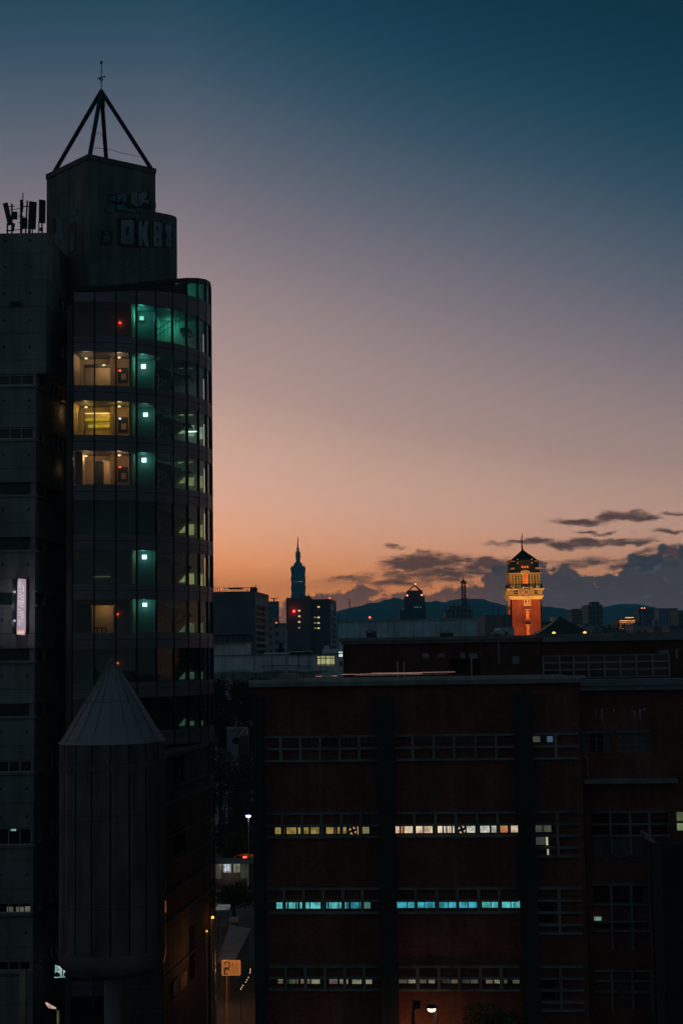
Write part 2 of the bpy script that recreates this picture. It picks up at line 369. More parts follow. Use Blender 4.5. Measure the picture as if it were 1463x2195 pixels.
CONCD = streaked('dark stained concrete', (.10, .11, .11))
GRIDM = streaked('weathered concrete bars', (.17, .18, .175), var=.5)
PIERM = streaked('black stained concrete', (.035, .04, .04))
TRIM = streaked('pale concrete trim', (.34, .36, .35), var=.4)
SPAND = plain('dull metal panel', (.145, .15, .175), .45, .3, .3, .8)
DARKM = plain('dark metal', (.03, .033, .04), .5, .5, .2)
STEELD = plain('dark painted steel', (.035, .04, .05), .55, .2, .2)
GREYM = plain('grey sheet metal', (.22, .23, .23), .5, .5, .25, 1.)
ZINC = plain('weathered zinc', (.24, .25, .265), .5, .35, .3, .6)
WHITEP = plain('white paint', (.6, .62, .62), .6, 0, .12)
BRICK = brick('dark red brick', (.28, .078, .052), (.19, .05, .036), (.17, .12, .10))
BRICKB = brick('brown brick', (.17, .062, .045), (.12, .045, .035), (.12, .09, .08))
GLASSD = plain('dark window glass', (.008, .012, .014), .12, 0, .2, spec=.6)
GLASST = glass('teal curtain glass')
INW = plain('green painted stair wall', (.30, .42, .37), .8, 0, .15, .7)
INWW = plain('cream painted wall', (.52, .38, .26), .8, 0, .15, .7)
FLOORM = plain('floor slab', (.16, .15, .14), .8)
BLACKM = plain('black rubber', (.015, .015, .016), .8)

# ---------------------------------------------------------------- sun afterglow
sd = bpy.data.lights.new('sun', 'SUN'); sd.energy = 0.02; sd.angle = R(12); sd.color = (1, .62, .42)
so = bpy.data.objects.new('sun', sd); COL.objects.link(so)
so.rotation_euler = Vector((math.sin(SUN_AZ), math.cos(SUN_AZ), .02)).to_track_quat('Z', 'Y').to_euler()
so.location = (0, 0, 400)
def lamp(name, loc, power, col, rad=.15, spot=None, aim=None):
    d = bpy.data.lights.new(name, 'SPOT' if spot else 'POINT'); d.energy = power; d.color = col; d.shadow_soft_size = rad
    o = bpy.data.objects.new(name, d); COL.objects.link(o); o.location = loc
    if spot:
        d.spot_size = R(spot); d.spot_blend = .7
        o.rotation_euler = (Vector(aim) - Vector(loc)).to_track_quat('-Z', 'Y').to_euler()
    return o

# ---------------------------------------------------------------- ground
g = MB(); g.add([(-8500, -300, 0), (8500, -300, 0), (8500, 10400, 0), (-8500, 10400, 0)], [(0, 1, 2, 3)])
obj('ground', g, plain('dark ground', (.035, .038, .04), .95, 0, .3, .05), kind='structure')
g = MB(); g.add([(-16, 60, .02), (-4.5, 60, .02), (-13, 260, .02), (-23, 260, .02)], [(0, 1, 2, 3)])
obj('road', g, plain('asphalt', (.065, .058, .052), .75, 0, .35, .6), kind='structure')

# ---------------------------------------------------------------- hills
def fract_noise(x, y=0.):
    from mathutils import noise
    return noise.fractal(Vector((x, y, 3.3)), 1.0, 2.0, 5)
def hills(name, Y, pts, width, mat, rough=9., step=25., x_lo=None):
    P = [at(px, py, Y) for px, py in pts]
    xs = [p.x for p in P]; zs = [p.z for p in P]
    x = xs[0]; cols = []
    while x <= xs[-1]:
        for i in range(len(xs) - 1):
            if xs[i] <= x <= xs[i + 1]:
                k = (x - xs[i]) / (xs[i + 1] - xs[i]); k = k * k * (3 - 2 * k) * .6 + k * .4
                cols.append((x, zs[i] + (zs[i + 1] - zs[i]) * k)); break
        x += step
    rows = [-2.2, -1.7, -1.3, -1., -.75, -.5, -.3, -.15, -.06, 0, .08, .2, .5, 1., 2.]
    mb = MB(); vs = []
    for r in rows:
        for (x, z) in cols:
            h = z * math.exp(-r * r * 1.1)
            ridge = fract_noise(x / 260., r * 2.) * rough * 2.2 * abs(r) + abs(fract_noise(x / 42., r * 9.)) * rough * .8 - rough * .25
            if r in (0, -.06): h += fract_noise(x / 18., r * 30) * rough * .35
            vs.append((x, Y + r * width + fract_noise(x / 500., r) * width * .2 * (1 if r else 0), max(-3, h + ridge)))
    n = len(cols)
    mb.add(vs, [(i * n + j, i * n + j + 1, (i + 1) * n + j + 1, (i + 1) * n + j) for i in range(len(rows) - 1) for j in range(n - 1)])
    return obj(name, mb, mat, kind='structure', smooth_=True)
FOREST = plain('forested slope', (.035, .055, .03), .95, 0, .5, .02)
hills('hills', 7000, [(-500, 1360), (100, 1350), (500, 1352), (575, 1344), (603, 1337), (625, 1345), (700, 1318), (735, 1306), (765, 1301), (800, 1293), (828, 1288), (846, 1281), (866, 1286), (905, 1290), (950, 1292),
                     (975, 1286), (998, 1283), (1030, 1285), (1060, 1294), (1085, 1301), (1110, 1304), (1163, 1301), (1190, 1304), (1215, 1309), (1240, 1320), (1262, 1330), (1300, 1340), (1463, 1345), (2200, 1350)], 900, FOREST, 11.)
hills('hills', 8300, [(1150, 1345), (1240, 1330), (1270, 1320), (1297, 1312), (1330, 1306), (1350, 1306), (1368, 1309), (1404, 1313), (1440, 1318), (1470, 1320), (1700, 1310), (2400, 1330)], 500, FOREST, 9.)
hills('hills', 9500, [(1100, 1340), (1200, 1312), (1253, 1303), (1290, 1302), (1324, 1295), (1352, 1295), (1390, 1299), (1412, 1306), (1463, 1308), (1600, 1300), (2400, 1330)], 500, FOREST, 7.)

# ================================================================ far city
def simple(name, label, cat, px0, px1, ytop, Y, deep, mat, group=None, z0=0., roofs=(), rot=0.):
    """a far block with its true width, height and depth and plant rooms on the roof"""
    f = Fac(px0, Y, px1, Y - (px1 - px0) / F * Y * math.tan(rot) if rot else Y)
    z1 = f.uz((px0 + px1) / 2, ytop)[1]
    c = f(f.len / 2, 0, 0)
    e = empty(name, (c.x, c.y, 0), label, cat, group)
    b = MB(); b.box(f, 0, f.len, 0, deep, z0, z1)
    obj('wall', b, mat, e)
    p = MB(); t = max(.25, f.len * .012)
    p.box(f, -t, f.len + t, -t, deep + t, z1, z1 + t * 2.2); obj('parapet', p, mat, e)
    for (x0, x1, y) in roofs:
        a0, a1, _, zz = f.rect(x0, y, x1, ytop, deep * .3)
        q = MB(); q.box(f, a0, a1, deep * .3, deep * .75, z1, zz); obj('plant_room', q, mat, e)
    return e, f, z1
def windows(e, f, rects, mat, d=-.12, name='window', th=.1):
    for r in rects:
        a0, a1, b0, b1 = f.rect(*r, d)
        obj(name, MB().box(f, a0, a1, d, d + th, b0, b1), mat, e)

# ---- pagoda-like skyscraper
SKYB = windowed('bluish tower glass', (.05, .06, .065), (.02, .03, .035), 3., 4.2, .2, .3)
def supertall():
    Y = 5500.; c = at(641, 1405, Y); e = empty('skyscraper', (c.x, c.y, 0), 'tallest tower on the skyline, stacked flaring segments and a needle spire', 'skyscraper')
    z = lambda y: at(641, y, Y).z
    p = 1.80
    b = MB(); b.frustum((c.x, c.y), 38, 27, 0, z(1371), .12); obj('tower_base', b, SKYB, e)
    tops = [1217.5, 1236.5, 1256, 1275.5, 1295, 1314, 1333, 1352, 1371]
    for i in range(8):
        b = MB(); zt, zb = z(tops[i]), z(tops[i + 1])
        b.frustum((c.x, c.y), 25.2, 28.6, zb, zt - 3, .16); b.frustum((c.x, c.y), 28.9, 28.9, zt - 3, zt, .16)
        obj('tower_segment', b, SKYB, e)
    b = MB(); b.frustum((c.x, c.y), 26, 24, z(1217.5), z(1214), .2); b.frustum((c.x, c.y), 17, 15.5, z(1214), z(1208), .2); b.frustum((c.x, c.y), 12, 11, z(1208), z(1205), .2)
    obj('upper_terrace', b, SKYB, e)
    b = MB(); b.frustum((c.x, c.y), 7.5, 9.8, z(1205), z(1192), .2); b.frustum((c.x, c.y), 11.2, 11.2, z(1193), z(1191), .2); b.frustum((c.x, c.y), 8.8, 10, z(1191), z(1184.5), .2)
    b.frustum((c.x, c.y), 11, 9, z(1185.5), z(1183.5), .2); b.frustum((c.x, c.y), 5.2, 4.6, z(1183.5), z(1176.5), .2); b.frustum((c.x, c.y), 6.8, 6, z(1176.8), z(1175), .2)
    obj('crown', b, SKYB, e)
    b = MB(); b.lathe((c.x, c.y, 0), [(3.0, z(1175)), (2.4, z(1163)), (1.7, z(1157)), (1.6, z(1151)), (0, z(1150.5))], 10); obj('spire', b, DARKM, e)
    f = Fac(0, 1, 1, 1, a=Vector((c.x - 30, c.y - 26.6, 0)), b=Vector((c.x + 30, c.y - 26.6, 0)))
    for (x0, x1, y) in ((640.5, 644, 1246.8), (644.5, 647.5, 1246.6), (633, 635, 1247)):
        a0, a1, b0, b1 = f.rect(x0, y - .6, x1, y + .6, -1.4); obj('window', MB().box(f, a0, a1, -1.6, -1.2, b0, b1), lit('warm lit floor', (.9, .62, .35), .8), e)
supertall()

W1 = windowed('grey office facade', (.18, .20, .22), (.06, .07, .08), 2.6, 3.6, .45, .55)
W2 = windowed('banded office facade', (.09, .10, .105), (.035, .04, .045), 60., 3.6, .0, .55)
W3 = windowed('pale apartment facade', (.32, .33, .35), (.12, .135, .15), 3.2, 3.3, .5, .5)
PLAINT = plain('dark tiled gable wall', (.15, .16, .18), .8, 0, .25, .4)
YEL = lit('yellow lit window', (.75, .62, .25), .9)
WARMW = lit('warm white lit window', (1., .80, .55), .8)
ORNG = lit('orange lit window', (1., .30, .06), 1.)
REDL = lit('red beacon', (1., .05, .03), 6., 0)
REDS = lit('dim red beacon', (1., .12, .06), 2.5, 0)

# ---- left office block, side face with window strips
def office_left():
    Y = 350.; f = Fac(440, Y, 548, Y); s = Fac(548, Y, 577, 372.)
    e = empty('office_block', f(5, 0, 0), 'dark flat-roofed office block beside the glass tower, railings along its roof', 'building')
    z1 = f.uz(500, 1268)[1]
    b = MB(); b.box(f, -10, f.len, 0, 23, 0, z1); obj('wall', b, PLAINT, e)
    b = MB(); hs = []
    for i in range(14):
        _, _, b0, b1 = s.rect(550, 1299 + i * 13.5, 552, 1307 + i * 13.5); hs.append((s.len * .04, s.len * .72, b0, b1))
    zs = s.uz(548, 1268)[1]
    b.wall(s, 0.01, s.len, 0, zs, hs, .5, 1.); obj('side_wall', b, W3, e)
    for h in hs:
        g = MB(); g.box(s, h[0], h[1], .3, .45, h[2], h[3]); o = obj('window', g, GLASSD, e)
    b = MB()
    for (x0, x1, y) in ((487, 516, 1264), ):
        a0, a1, _, zz = f.rect(x0, y, x1, 1268); b.box(f, a0, a1, 2, 8, z1 + .9, zz + .6)
    for x in range(456, 548, 5):
        u = f.uz(x, 1268)[0]; b.box(f, u - .06, u + .06, .3, .42, z1, z1 + 1.)
    b.box(f, 1.8, f.len, .3, .4, z1 + .9, z1 + 1.); obj('railing', b, DARKM, e)
    u = f.uz(543, 1266)[0]; obj('plant_room', MB().box(f, u - 1, u + .6, 2, 6, z1, z1 + 1.0), PLAINT, e)
    obj('mast', MB().box(f, f.uz(547, 1266)[0] - .1, f.uz(547, 1266)[0] + .08, 1, 1.2, z1, z1 + 1.6), DARKM, e)
    obj('beacon', MB().box(f, *(lambda u: (u - .15, u + .15))(f.uz(474, 1266)[0]), .2, .5, z1 + .5, z1 + .8), REDS, e)
office_left()
e, f, z1 = simple('glass_tower', 'slim bluish tower seen in the gap right of the railed office block', 'building', 574, 597, 1290, 1500., 22, W1)
obj('roof_frame', MB().box(f, f.len * .55, f.len * .62, 0, 10, z1, z1 + 4).box(f, f.len * .3, f.len, 0, 1, z1 + 3.2, z1 + 4), W1, e)
simple('apartment_block', 'narrow grey block low in the gap below the slim bluish tower', 'building', 578, 589, 1327, 620., 14, W3, z0=0)
e, f, z1 = simple('apartment_block', 'dim apartment block with a red roof lamp, left of the conifer', 'building', 586, 610, 1339, 560., 16, W3)
u, z = f.uz(592, 1336); obj('beacon', MB().lathe(f(u, .2, z1), [(0, 1.1), (.35, .8), (.35, .3), (0, 0)], 8), REDS, e)
simple('apartment_block', 'low distant blue block behind the conifer', 'building', 598, 612, 1347, 1100., 22, W1)

def conifer():
    b = at(602, 1405, 300); e = empty('conifer_tree', (b.x, b.y, 0), 'small dark conical conifer in the gap between two office blocks', 'tree')
    zt = at(602, 1377, 300).z
    obj('trunk', MB().tube([(b.x, b.y, 0), (b.x, b.y, zt - 1)], .3, 6, .05), plain('bark', (.05, .04, .03)), e)
    mb = MB()
    for i in range(2600):
        h = random.random() ** .7 * 14; r = (14 - (14 - h)) / 14 * 4.2 * random.random() ** .5 * (1 + .25 * math.sin(h * 5)); a = random.random() * 6.28
        c = Vector((b.x + r * math.cos(a), b.y + r * math.sin(a), zt - h)); q = [Vector([random.uniform(-.35, .35) for _ in range(3)]) for _ in range(3)]
        mb.add([c + v for v in q], [(0, 1, 2)])
    obj('crown', mb, LEAFD, e)
LEAFD = plain('dark leaves', (.035, .05, .025), .7, 0, .5, .8, spec=.2)
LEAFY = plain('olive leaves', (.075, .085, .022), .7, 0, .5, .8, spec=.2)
BARK = plain('rough bark', (.06, .045, .035), .9, 0, .35, 2.)
conifer()

# ---- middle office block with lit windows
def office_mid():
    Y = 400.; f = Fac(614, Y, 668, Y); g = Fac(668, Y + 1.2, 709, Y + 1.2); s = Fac(709, Y + 1.2, 722, Y + 20)
    e = empty('office_block', f(8, 0, 0), 'dark office block in front of the tallest tower, few yellow windows and a red lamp', 'building')
    zf, zg = f.uz(640, 1281)[1], g.uz(690, 1284.5)[1]
    hf = [(f.rect(638.5, y, 643.5, y + 3.4)) for y in (1307.5, 1319.5, 1331.5, 1344)]
    hg = [(g.rect(680, y, 684.8, y + 3.2)) for y in (1299.5, 1322, 1334, 1345)]
    hg2 = [(g.rect(672.5, y, 678.5, y + 3)) for y in (1322, 1334, 1345)]
    b = MB(); b.wall(f, 0, f.len - .01, 0, zf, hf, .3, 19); b.wall(g, 0, g.len, 0, zg, hg + hg2, .3, 18); obj('wall', b, PLAINT, e)
    b = MB(); hs = []
    for i in range(9):
        _, _, c0, c1 = s.rect(711, 1300 + i * 12, 713, 1307 + i * 12); hs.append((s.len * .1, s.len * .9, c0, c1))
    b.wall(s, .02, s.len, 0, s.uz(709, 1284.5)[1], hs, .4, .8); obj('side_wall', b, W3, e)
    for h in hs: obj('window', MB().box(s, h[0], h[1], .25, .38, h[2], h[3]), GLASSD, e)
    for i, h in enumerate(hf): obj('window', MB().box(f, h[0], h[1], .15, .25, h[2], h[3]), YEL if i < 3 else DIMY, e)
    for i, h in enumerate(hg): obj('window', MB().box(g, h[0], h[1], .15, .25, h[2], h[3]), YEL, e)
    for i, h in enumerate(hg2): obj('window', MB().box(g, h[0], h[1], .15, .25, h[2], h[3]), DIMY, e)
    m = MB()
    for x in (643, 646, 660, 663, 677, 690):
        u = f.uz(x, 1281)[0]; m.box(f, u - .08, u + .08, 3, 3.2, zf, zf + random.uniform(.8, 2.2))
    m.box(f, f.uz(652, 1281)[0], f.uz(662, 1281)[0], 3, 6, zf, zf + .5)
    obj('roof_railing', m, DARKM, e)
    u, z = f.uz(629.5, 1310.3, -1.); obj('beacon', MB().lathe(f(u, -.7, z - .32), [(0, 0), (.26, .1), (.32, .32), (.26, .54), (0, .64)], 12), lit('bright red lamp', (1., .03, .02), 12, 0), e)
    u, z = g.uz(706.5, 1283.5); obj('beacon', MB().lathe(g(u, .3, zg), [(.1, 0), (.25, .2), (.2, .45), (0, .5)], 8), REDS, e)
DIMY = lit('dim yellow lit window', (.30, .24, .12), .6)
office_mid()

# pylons and masts on the hills
def pylon(px, ytop, ybot, Y, label, name='electricity_pylon', arms=True):
    b = at(px, ybot, Y); t = at(px, ytop, Y); w = (t.z - b.z) * .13; mb = MB()
    b.z = b.z - 25
    if arms:
        for sx_ in (-1, 1):
            for sy in (-1, 1):
                mb.bar((b.x + sx_ * w, b.y + sy * w, b.z), (t.x + sx_ * .6, t.y + sy * .6, t.z), 1.1)
        k = 7
        for i in range(k):
            z0 = b.z + (t.z - b.z) * i / k; z1 = b.z + (t.z - b.z) * (i + 1) / k; a = w * (1 - i / k); c = w * (1 - (i + 1) / k) + .6
            mb.bar((b.x - a, b.y, z0), (b.x + c, b.y, z1), .7); mb.bar((b.x + a, b.y, z0), (b.x - c, b.y, z1), .7)
        for fr in (.72, .83, .94): z = b.z + (t.z - b.z) * fr; mb.bar((b.x - w * 1.35, b.y, z), (b.x + w * 1.35, b.y, z), .9)
    else: mb.tube([b, t], 1.2, 6, .4)
    obj(name, mb, DARKM, label=label, cat='pylon' if arms else 'mast')
pylon(749, 1283, 1304, 6950, 'lattice power pylon standing on the left end of the hill ridge')
pylon(822, 1274, 1292, 6950, 'thin radio mast on the hill ridge left of the triangular-topped block', 'radio_mast', False)

# ---- long pale block
WPALE = streaked('teal grey wall', (.42, .60, .68))
def long_block():
    Y = 268.; f = Fac(726, Y, 1040, Y); e = empty('warehouse_block', f(12, 0, 0), 'long low teal-grey block behind the brick roof, dirty blank wall', 'building')
    z0, z1 = f.uz(735, 1335)[1], f.uz(1035, 1327)[1]
    b = MB(); b.prism(f, [(0, 0), (f.len, 0), (f.len, z1), (0, z0)], 0, 30); obj('wall', b, WPALE, e)
    obj('parapet', MB().prism(f, [(0, z0), (f.len, z1), (f.len, z1 + .25), (0, z0 + .25)], -.2, .3), TRIM, e)
    h = f.rect(1023, 1349, 1031, 1354.5, -.05); obj('vent', MB().box(f, h[0], h[1], -.15, .1, h[2], h[3]), GLASSD, e)
    for (px, w) in ((792, 12), ):
        q = f.rect(px - 5, 1326, px + 6, 1336, 5); obj('plant_room', MB().box(f, q[0], q[1], 5, 9, q[2] - .4, q[3]), WPALE, e)
        u = (q[0] + q[1]) / 2; obj('beacon', MB().lathe(f(u, 6, q[3]), [(.05, 0), (.22, .2), (.16, .4), (0, .45)], 8), REDS, e)
    m = MB()
    for x, y in ((724, 1322), (727, 1318), (742, 1325), (1055, 1301), (1067, 1302), (862, 1330)):
        u, z = f.uz(x, y, 2); m.box(f, u - .05, u + .05, 2, 2.1, z0 - .5, z)
    obj('antenna', m, DARKM, e)
    g = Fac(1040, 240, 1097, 240)
    zz = g.uz(1070, 1318)[1]; obj('annex', MB().box(g, 0, g.len, 0, 12, 0, zz), streaked('dark annex render', (.16, .21, .235)), e)
    g = Fac(1072, 225, 1103, 225); zz = g.uz(1090, 1345)[1]; obj('annex', MB().box(g, 0, g.len, 0, 8, 0, zz), WPALE, e)
    h = g.rect(1079.5, 1354, 1088, 1362, -.05); obj('door', MB().box(g, h[0], h[1], -.1, .1, h[2], h[3]), GLASSD, e)
long_block()

# ---- block with triangular roof frame
def triangle_top():
    Y = 1500.; f = Fac(860, Y, 908, Y); e = empty('office_tower', f(12, 0, 0), 'rounded tower block topped by an open triangular frame with three red lamps', 'building')
    WT = windowed('tower with rows of square windows', (.085, .095, .10), (.03, .035, .04), 2.6, 3.4, .45, .5)
    U = lambda x: f.uz(x, 1300)[0]; Z = lambda y: f.uz(885, y)[1]
    b = MB()
    for (x0, x1, y0, y1) in ((855.5, 870, 1308, 1400), (868, 913, 1306, 1400), (867, 912, 1298, 1306), (866, 911, 1290, 1298), (865, 910.5, 1284, 1290), (867.5, 910.5, 1278, 1284)):
        b.box(f, U(x0), U(x1), (x0 - 855) * .4, 24, Z(y1) if y1 < 1400 else 0, Z(y0))
    obj('wall', b, WT, e)
    b = MB(); b.box(f, U(873), U(906.5), 4, 22, Z(1278), Z(1265)); b.box(f, U(871.5), U(908), 3.4, 23, Z(1276), Z(1274.5)); obj('upper_storey', b, WT, e)
    m = MB(); a, t, c = f(U(877), 6, Z(1265)), f(U(889.8), 12, Z(1254)), f(U(902.5), 6, Z(1265))
    m.bar(a, t, .95); m.bar(c, t, .95); m.bar(f(U(877), 20, Z(1265)), t, .8); m.bar(f(U(902.5), 20, Z(1265)), t, .8); obj('roof_frame', m, DARKM, e)
    for (x, y, d) in ((889.8, 1252.5, 10.), (903.5, 1276, 1.), (872.3, 1277, 1.)):
        u, z = f.uz(x, y, d); obj('beacon', MB().lathe(f(u, d, z - .6), [(0, 0), (.7, .25), (.9, .8), (.6, 1.4), (0, 1.6)], 8), lit('orange red lamp', (1., .22, .14), 4.5, 0), e)
    for x in (888, 893, 900): windows(e, f, [(x, 1300.5, x + 1.8, 1302.5)], lit('pale lit window', (.45, .62, .5), .5), -.4)
triangle_top()

# ---- telecom tower on a roof
def telecom():
    Y = 900.; f = Fac(957, Y, 1013, Y); e = empty('exchange_building', f(8, 0, 0), 'dark stepped block on the ridge line carrying a lattice mast', 'building')
    U = lambda x: f.uz(x, 1310)[0]; Z = lambda y: f.uz(985, y)[1]
    b = MB(); b.box(f, U(955), U(1012.5), 0, 16, 0, Z(1308)); b.box(f, U(953), U(1013), -.4, 16.4, Z(1308.5), Z(1307)); b.box(f, U(962), U(1007), 2, 14, Z(1307), Z(1298.5)); b.box(f, U(990), U(1002.5), 4, 12, Z(1298.5), Z(1283)); obj('wall', b, W1, e)
    m = MB(); zb, zt = Z(1283), Z(1248)
    for i in range(7):
        zz = zb + (zt - zb) * (i + .5) / 7
        m.lathe(f(U(996.5), 8, zz - .18), [(1.1, 0), (1.75, 0), (1.75, .5), (1.1, .5)], 12)
        for a in range(6):
            an = a * 1.0472 + i * .5; m.bar(f(U(996.5) + 1.3 * math.cos(an), 8 + 1.3 * math.sin(an), zz - .7), f(U(996.5) + 1.3 * math.cos(an + .9), 8 + 1.3 * math.sin(an + .9), zz + .7), .16)
        if i % 2: m.box(f, U(992), U(993.5), 6.5, 7.5, zz - .5, zz + .9); m.box(f, U(999.5), U(1001), 6.5, 7.5, zz - .7, zz + .7)
    for sx_ in (-1, 1):
        for sy in (-1, 1): m.bar(f(U(996.5) + sx_ * .95, 8 + sy * .95, zb), f(U(996.5) + sx_ * .85, 8 + sy * .85, zt), .28)
    m.lathe(f(U(996.5), 8, zt), [(2.1, 0), (2.1, .5), (.6, 1.5), (.25, 2.2), (.12, 3.6), (0, 3.7)], 12)
    obj('lattice_mast', m, DARKM, e)
telecom()

# ---- right skyline
simple('apartment_tower', 'dark twin-stepped apartment block between the brick tower and the tallest right tower', 'building', 1227, 1255, 1310, 1200., 26, W1, roofs=((1227, 1243, 1305),))
simple('apartment_tower', 'tallest dark stepped apartment tower on the right skyline', 'building', 1262.5, 1294, 1298, 1000., 24, W1, roofs=((1267, 1284, 1290),))
simple('low_building', 'pale low block in front of the tallest right tower', 'building', 1248, 1277, 1340, 640., 18, W3)
def lit_block():
    e, f, z1 = simple('hotel_block', 'block outlined with orange lights along its roof edges', 'building', 1326.5, 1359, 1331, 700., 18, W1, roofs=((1339, 1357, 1324.5),))
    OL = lit('orange edge lighting', (1., .42, .16), 1.15, .3, .3)
    for r in ((1326.5, 1329.8, 1360, 1331.4), (1327, 1333.6, 1360, 1334.4)): windows(e, f, [r], OL, -.3, 'light_strip')
    g = Fac(1339, 705.4, 1357, 705.4)
    windows(e, g, [(1339, 1323.3, 1357, 1324.8)], OL, -.3, 'light_strip')
    for (x, y) in ((1327.5, 1338), (1328.5, 1342), (1327.5, 1346), (1333, 1336.6), (1340, 1337), (1346, 1336.8), (1352, 1336.6), (1340, 1344), (1345, 1348), (1333, 1347), (1350, 1341)):
        windows(e, f, [(x, y, x + 2.2, y + 1.1)], ORNW, -.2)
    windows(e, f, [(1354.5, 1339, 1358, 1354)], lit('dim pinkish lit stair', (.35, .24, .18), .6), -.25)
ORNW = lit('amber window', (.9, .42, .12), .7)
lit_block()
simple('low_building', 'dim low building right of the orange-edged block', 'building', 1359, 1390, 1340, 660., 18, W3)
e, f, z1 = simple('apartment_tower', 'bluish tower with two red roof lamps right of the orange-edged block', 'building', 1375.5, 1405, 1305.5, 1300., 26, W1)
obj('stair_tower', MB().box(f, 0, f.len * .2, -.6, 6, 0, z1), W3, e)
for x in (1375.5, 1381): u, z = f.uz(x, 1305); obj('beacon', MB().lathe(f(max(u, 0), 1, z1), [(0, 0), (.7, .3), (.7, 1.), (0, 1.5)], 8), lit('orange red roof lamp', (1., .25, .12), 3, 0), e)
e, f, z1 = simple('apartment_tower', 'wide pale bluish tower near the right edge of the skyline', 'building', 1414.5, 1455, 1305, 1350., 28, W3)
simple('apartment_tower', 'tower cut by the right edge, beyond the wide pale one', 'building', 1457, 1490, 1311, 1100., 26, W1)
simple('low_building', 'small pink-lit gable left of the temple roof', 'building', 1186.5, 1198, 1324, 900., 12, WHITEP)
simple('low_building', 'dark low block between the brick tower and the temple roof', 'building', 1163, 1190, 1334, 800., 16, W1)
simple('low_building', 'low dark roofs left of the orange-edged block', 'building', 1295, 1327, 1349, 520., 14, W1)
for i, (a, b_, y, lab) in enumerate(((1403, 1416, 1347, 'low dark house between the two bluish right towers'), (1437, 1466, 1346, 'low dark house at the right edge below the wide tower'), (1270, 1300, 1352, 'low flat house at the foot of the tallest right tower'))):
    simple('low_building', lab, 'building', a, b_, y, 480. + i * 20, 12, W1)
for px0, px1, yt, Y_, lab in ((1304, 1316, 1341, 900., 'small dark block left of the orange-edged block, taller of two'), (1288, 1300, 1345, 760., 'small dark block just right of the tallest right tower foot'),
                              (1362, 1372, 1335, 1000., 'narrow dark block between the orange-edged block and the lamp-topped tower'), (1405, 1414, 1330, 1150., 'slim dark block in the gap between the two bluish right towers'),
                              (1393, 1408, 1343, 820., 'low dark block at the foot of the lamp-topped tower'), (1216, 1230, 1338, 900., 'low dim block left of the twin-stepped apartment block'),
                              (1200, 1212, 1331, 1300., 'faint distant block behind the left slope of the green roof'), (1436, 1449, 1345, 620., 'low flat roof below the wide pale tower')):
    simple('low_building', lab, 'building', px0, px1, yt, Y_, 10, W3 if px0 % 2 else W1)
# roof with green tiles
def temple_roof():
    Y = 330.; f = Fac(1170, Y, 1268, Y); e = empty('hall', f(5, 0, 0), 'hall with a wide dark green hipped roof and small finial right of the brick tower', 'building')
    U = lambda x: f.uz(x, 1340)[0]; Z = lambda y: f.uz(1212, y)[1]
    uc = U(1209.5); hw = U(1268) - uc
    cx_, cy_ = f(uc, hw, 0).x, f(uc, hw, 0).y
    b = MB(); n = 5; prof = [(hw, Z(1358)), (hw * .72, Z(1349)), (hw * .4, Z(1337)), (hw * .1, Z(1324.5)), (0, Z(1322.5))]
    for (h0, z0), (h1, z1) in zip(prof, prof[1:]): b.frustum((cx_, cy_), h0, max(h1, .02), z0, z1)
    obj('roof', b, plain('green glazed tiles', (.035, .06, .045), .5, 0, .3, 3.), e)
    obj('finial', MB().lathe((cx_, cy_, 0), [(.45, Z(1323)), (.55, Z(1321.8)), (.2, Z(1321)), (0, Z(1319.5))], 10), DARKM, e)
    obj('wall', MB().box(ident, cx_ - hw * .85, cx_ + hw * .85, cy_ - hw * .85, cy_ + hw * .85, 0, Z(1358)), W3, e)
    for (x, y) in ((1188.5, 1356.5), (1255, 1355.8)):
        u, z = f.uz(x, y, -2.); obj('eave_lamp', MB().lathe(f(u, -.5, z - .2), [(.1, 0), (.45, .1), (.3, .4), (0, .5)], 8), lit('eave lamp', (1., .55, .15), 1.6, 0), e)
temple_roof()

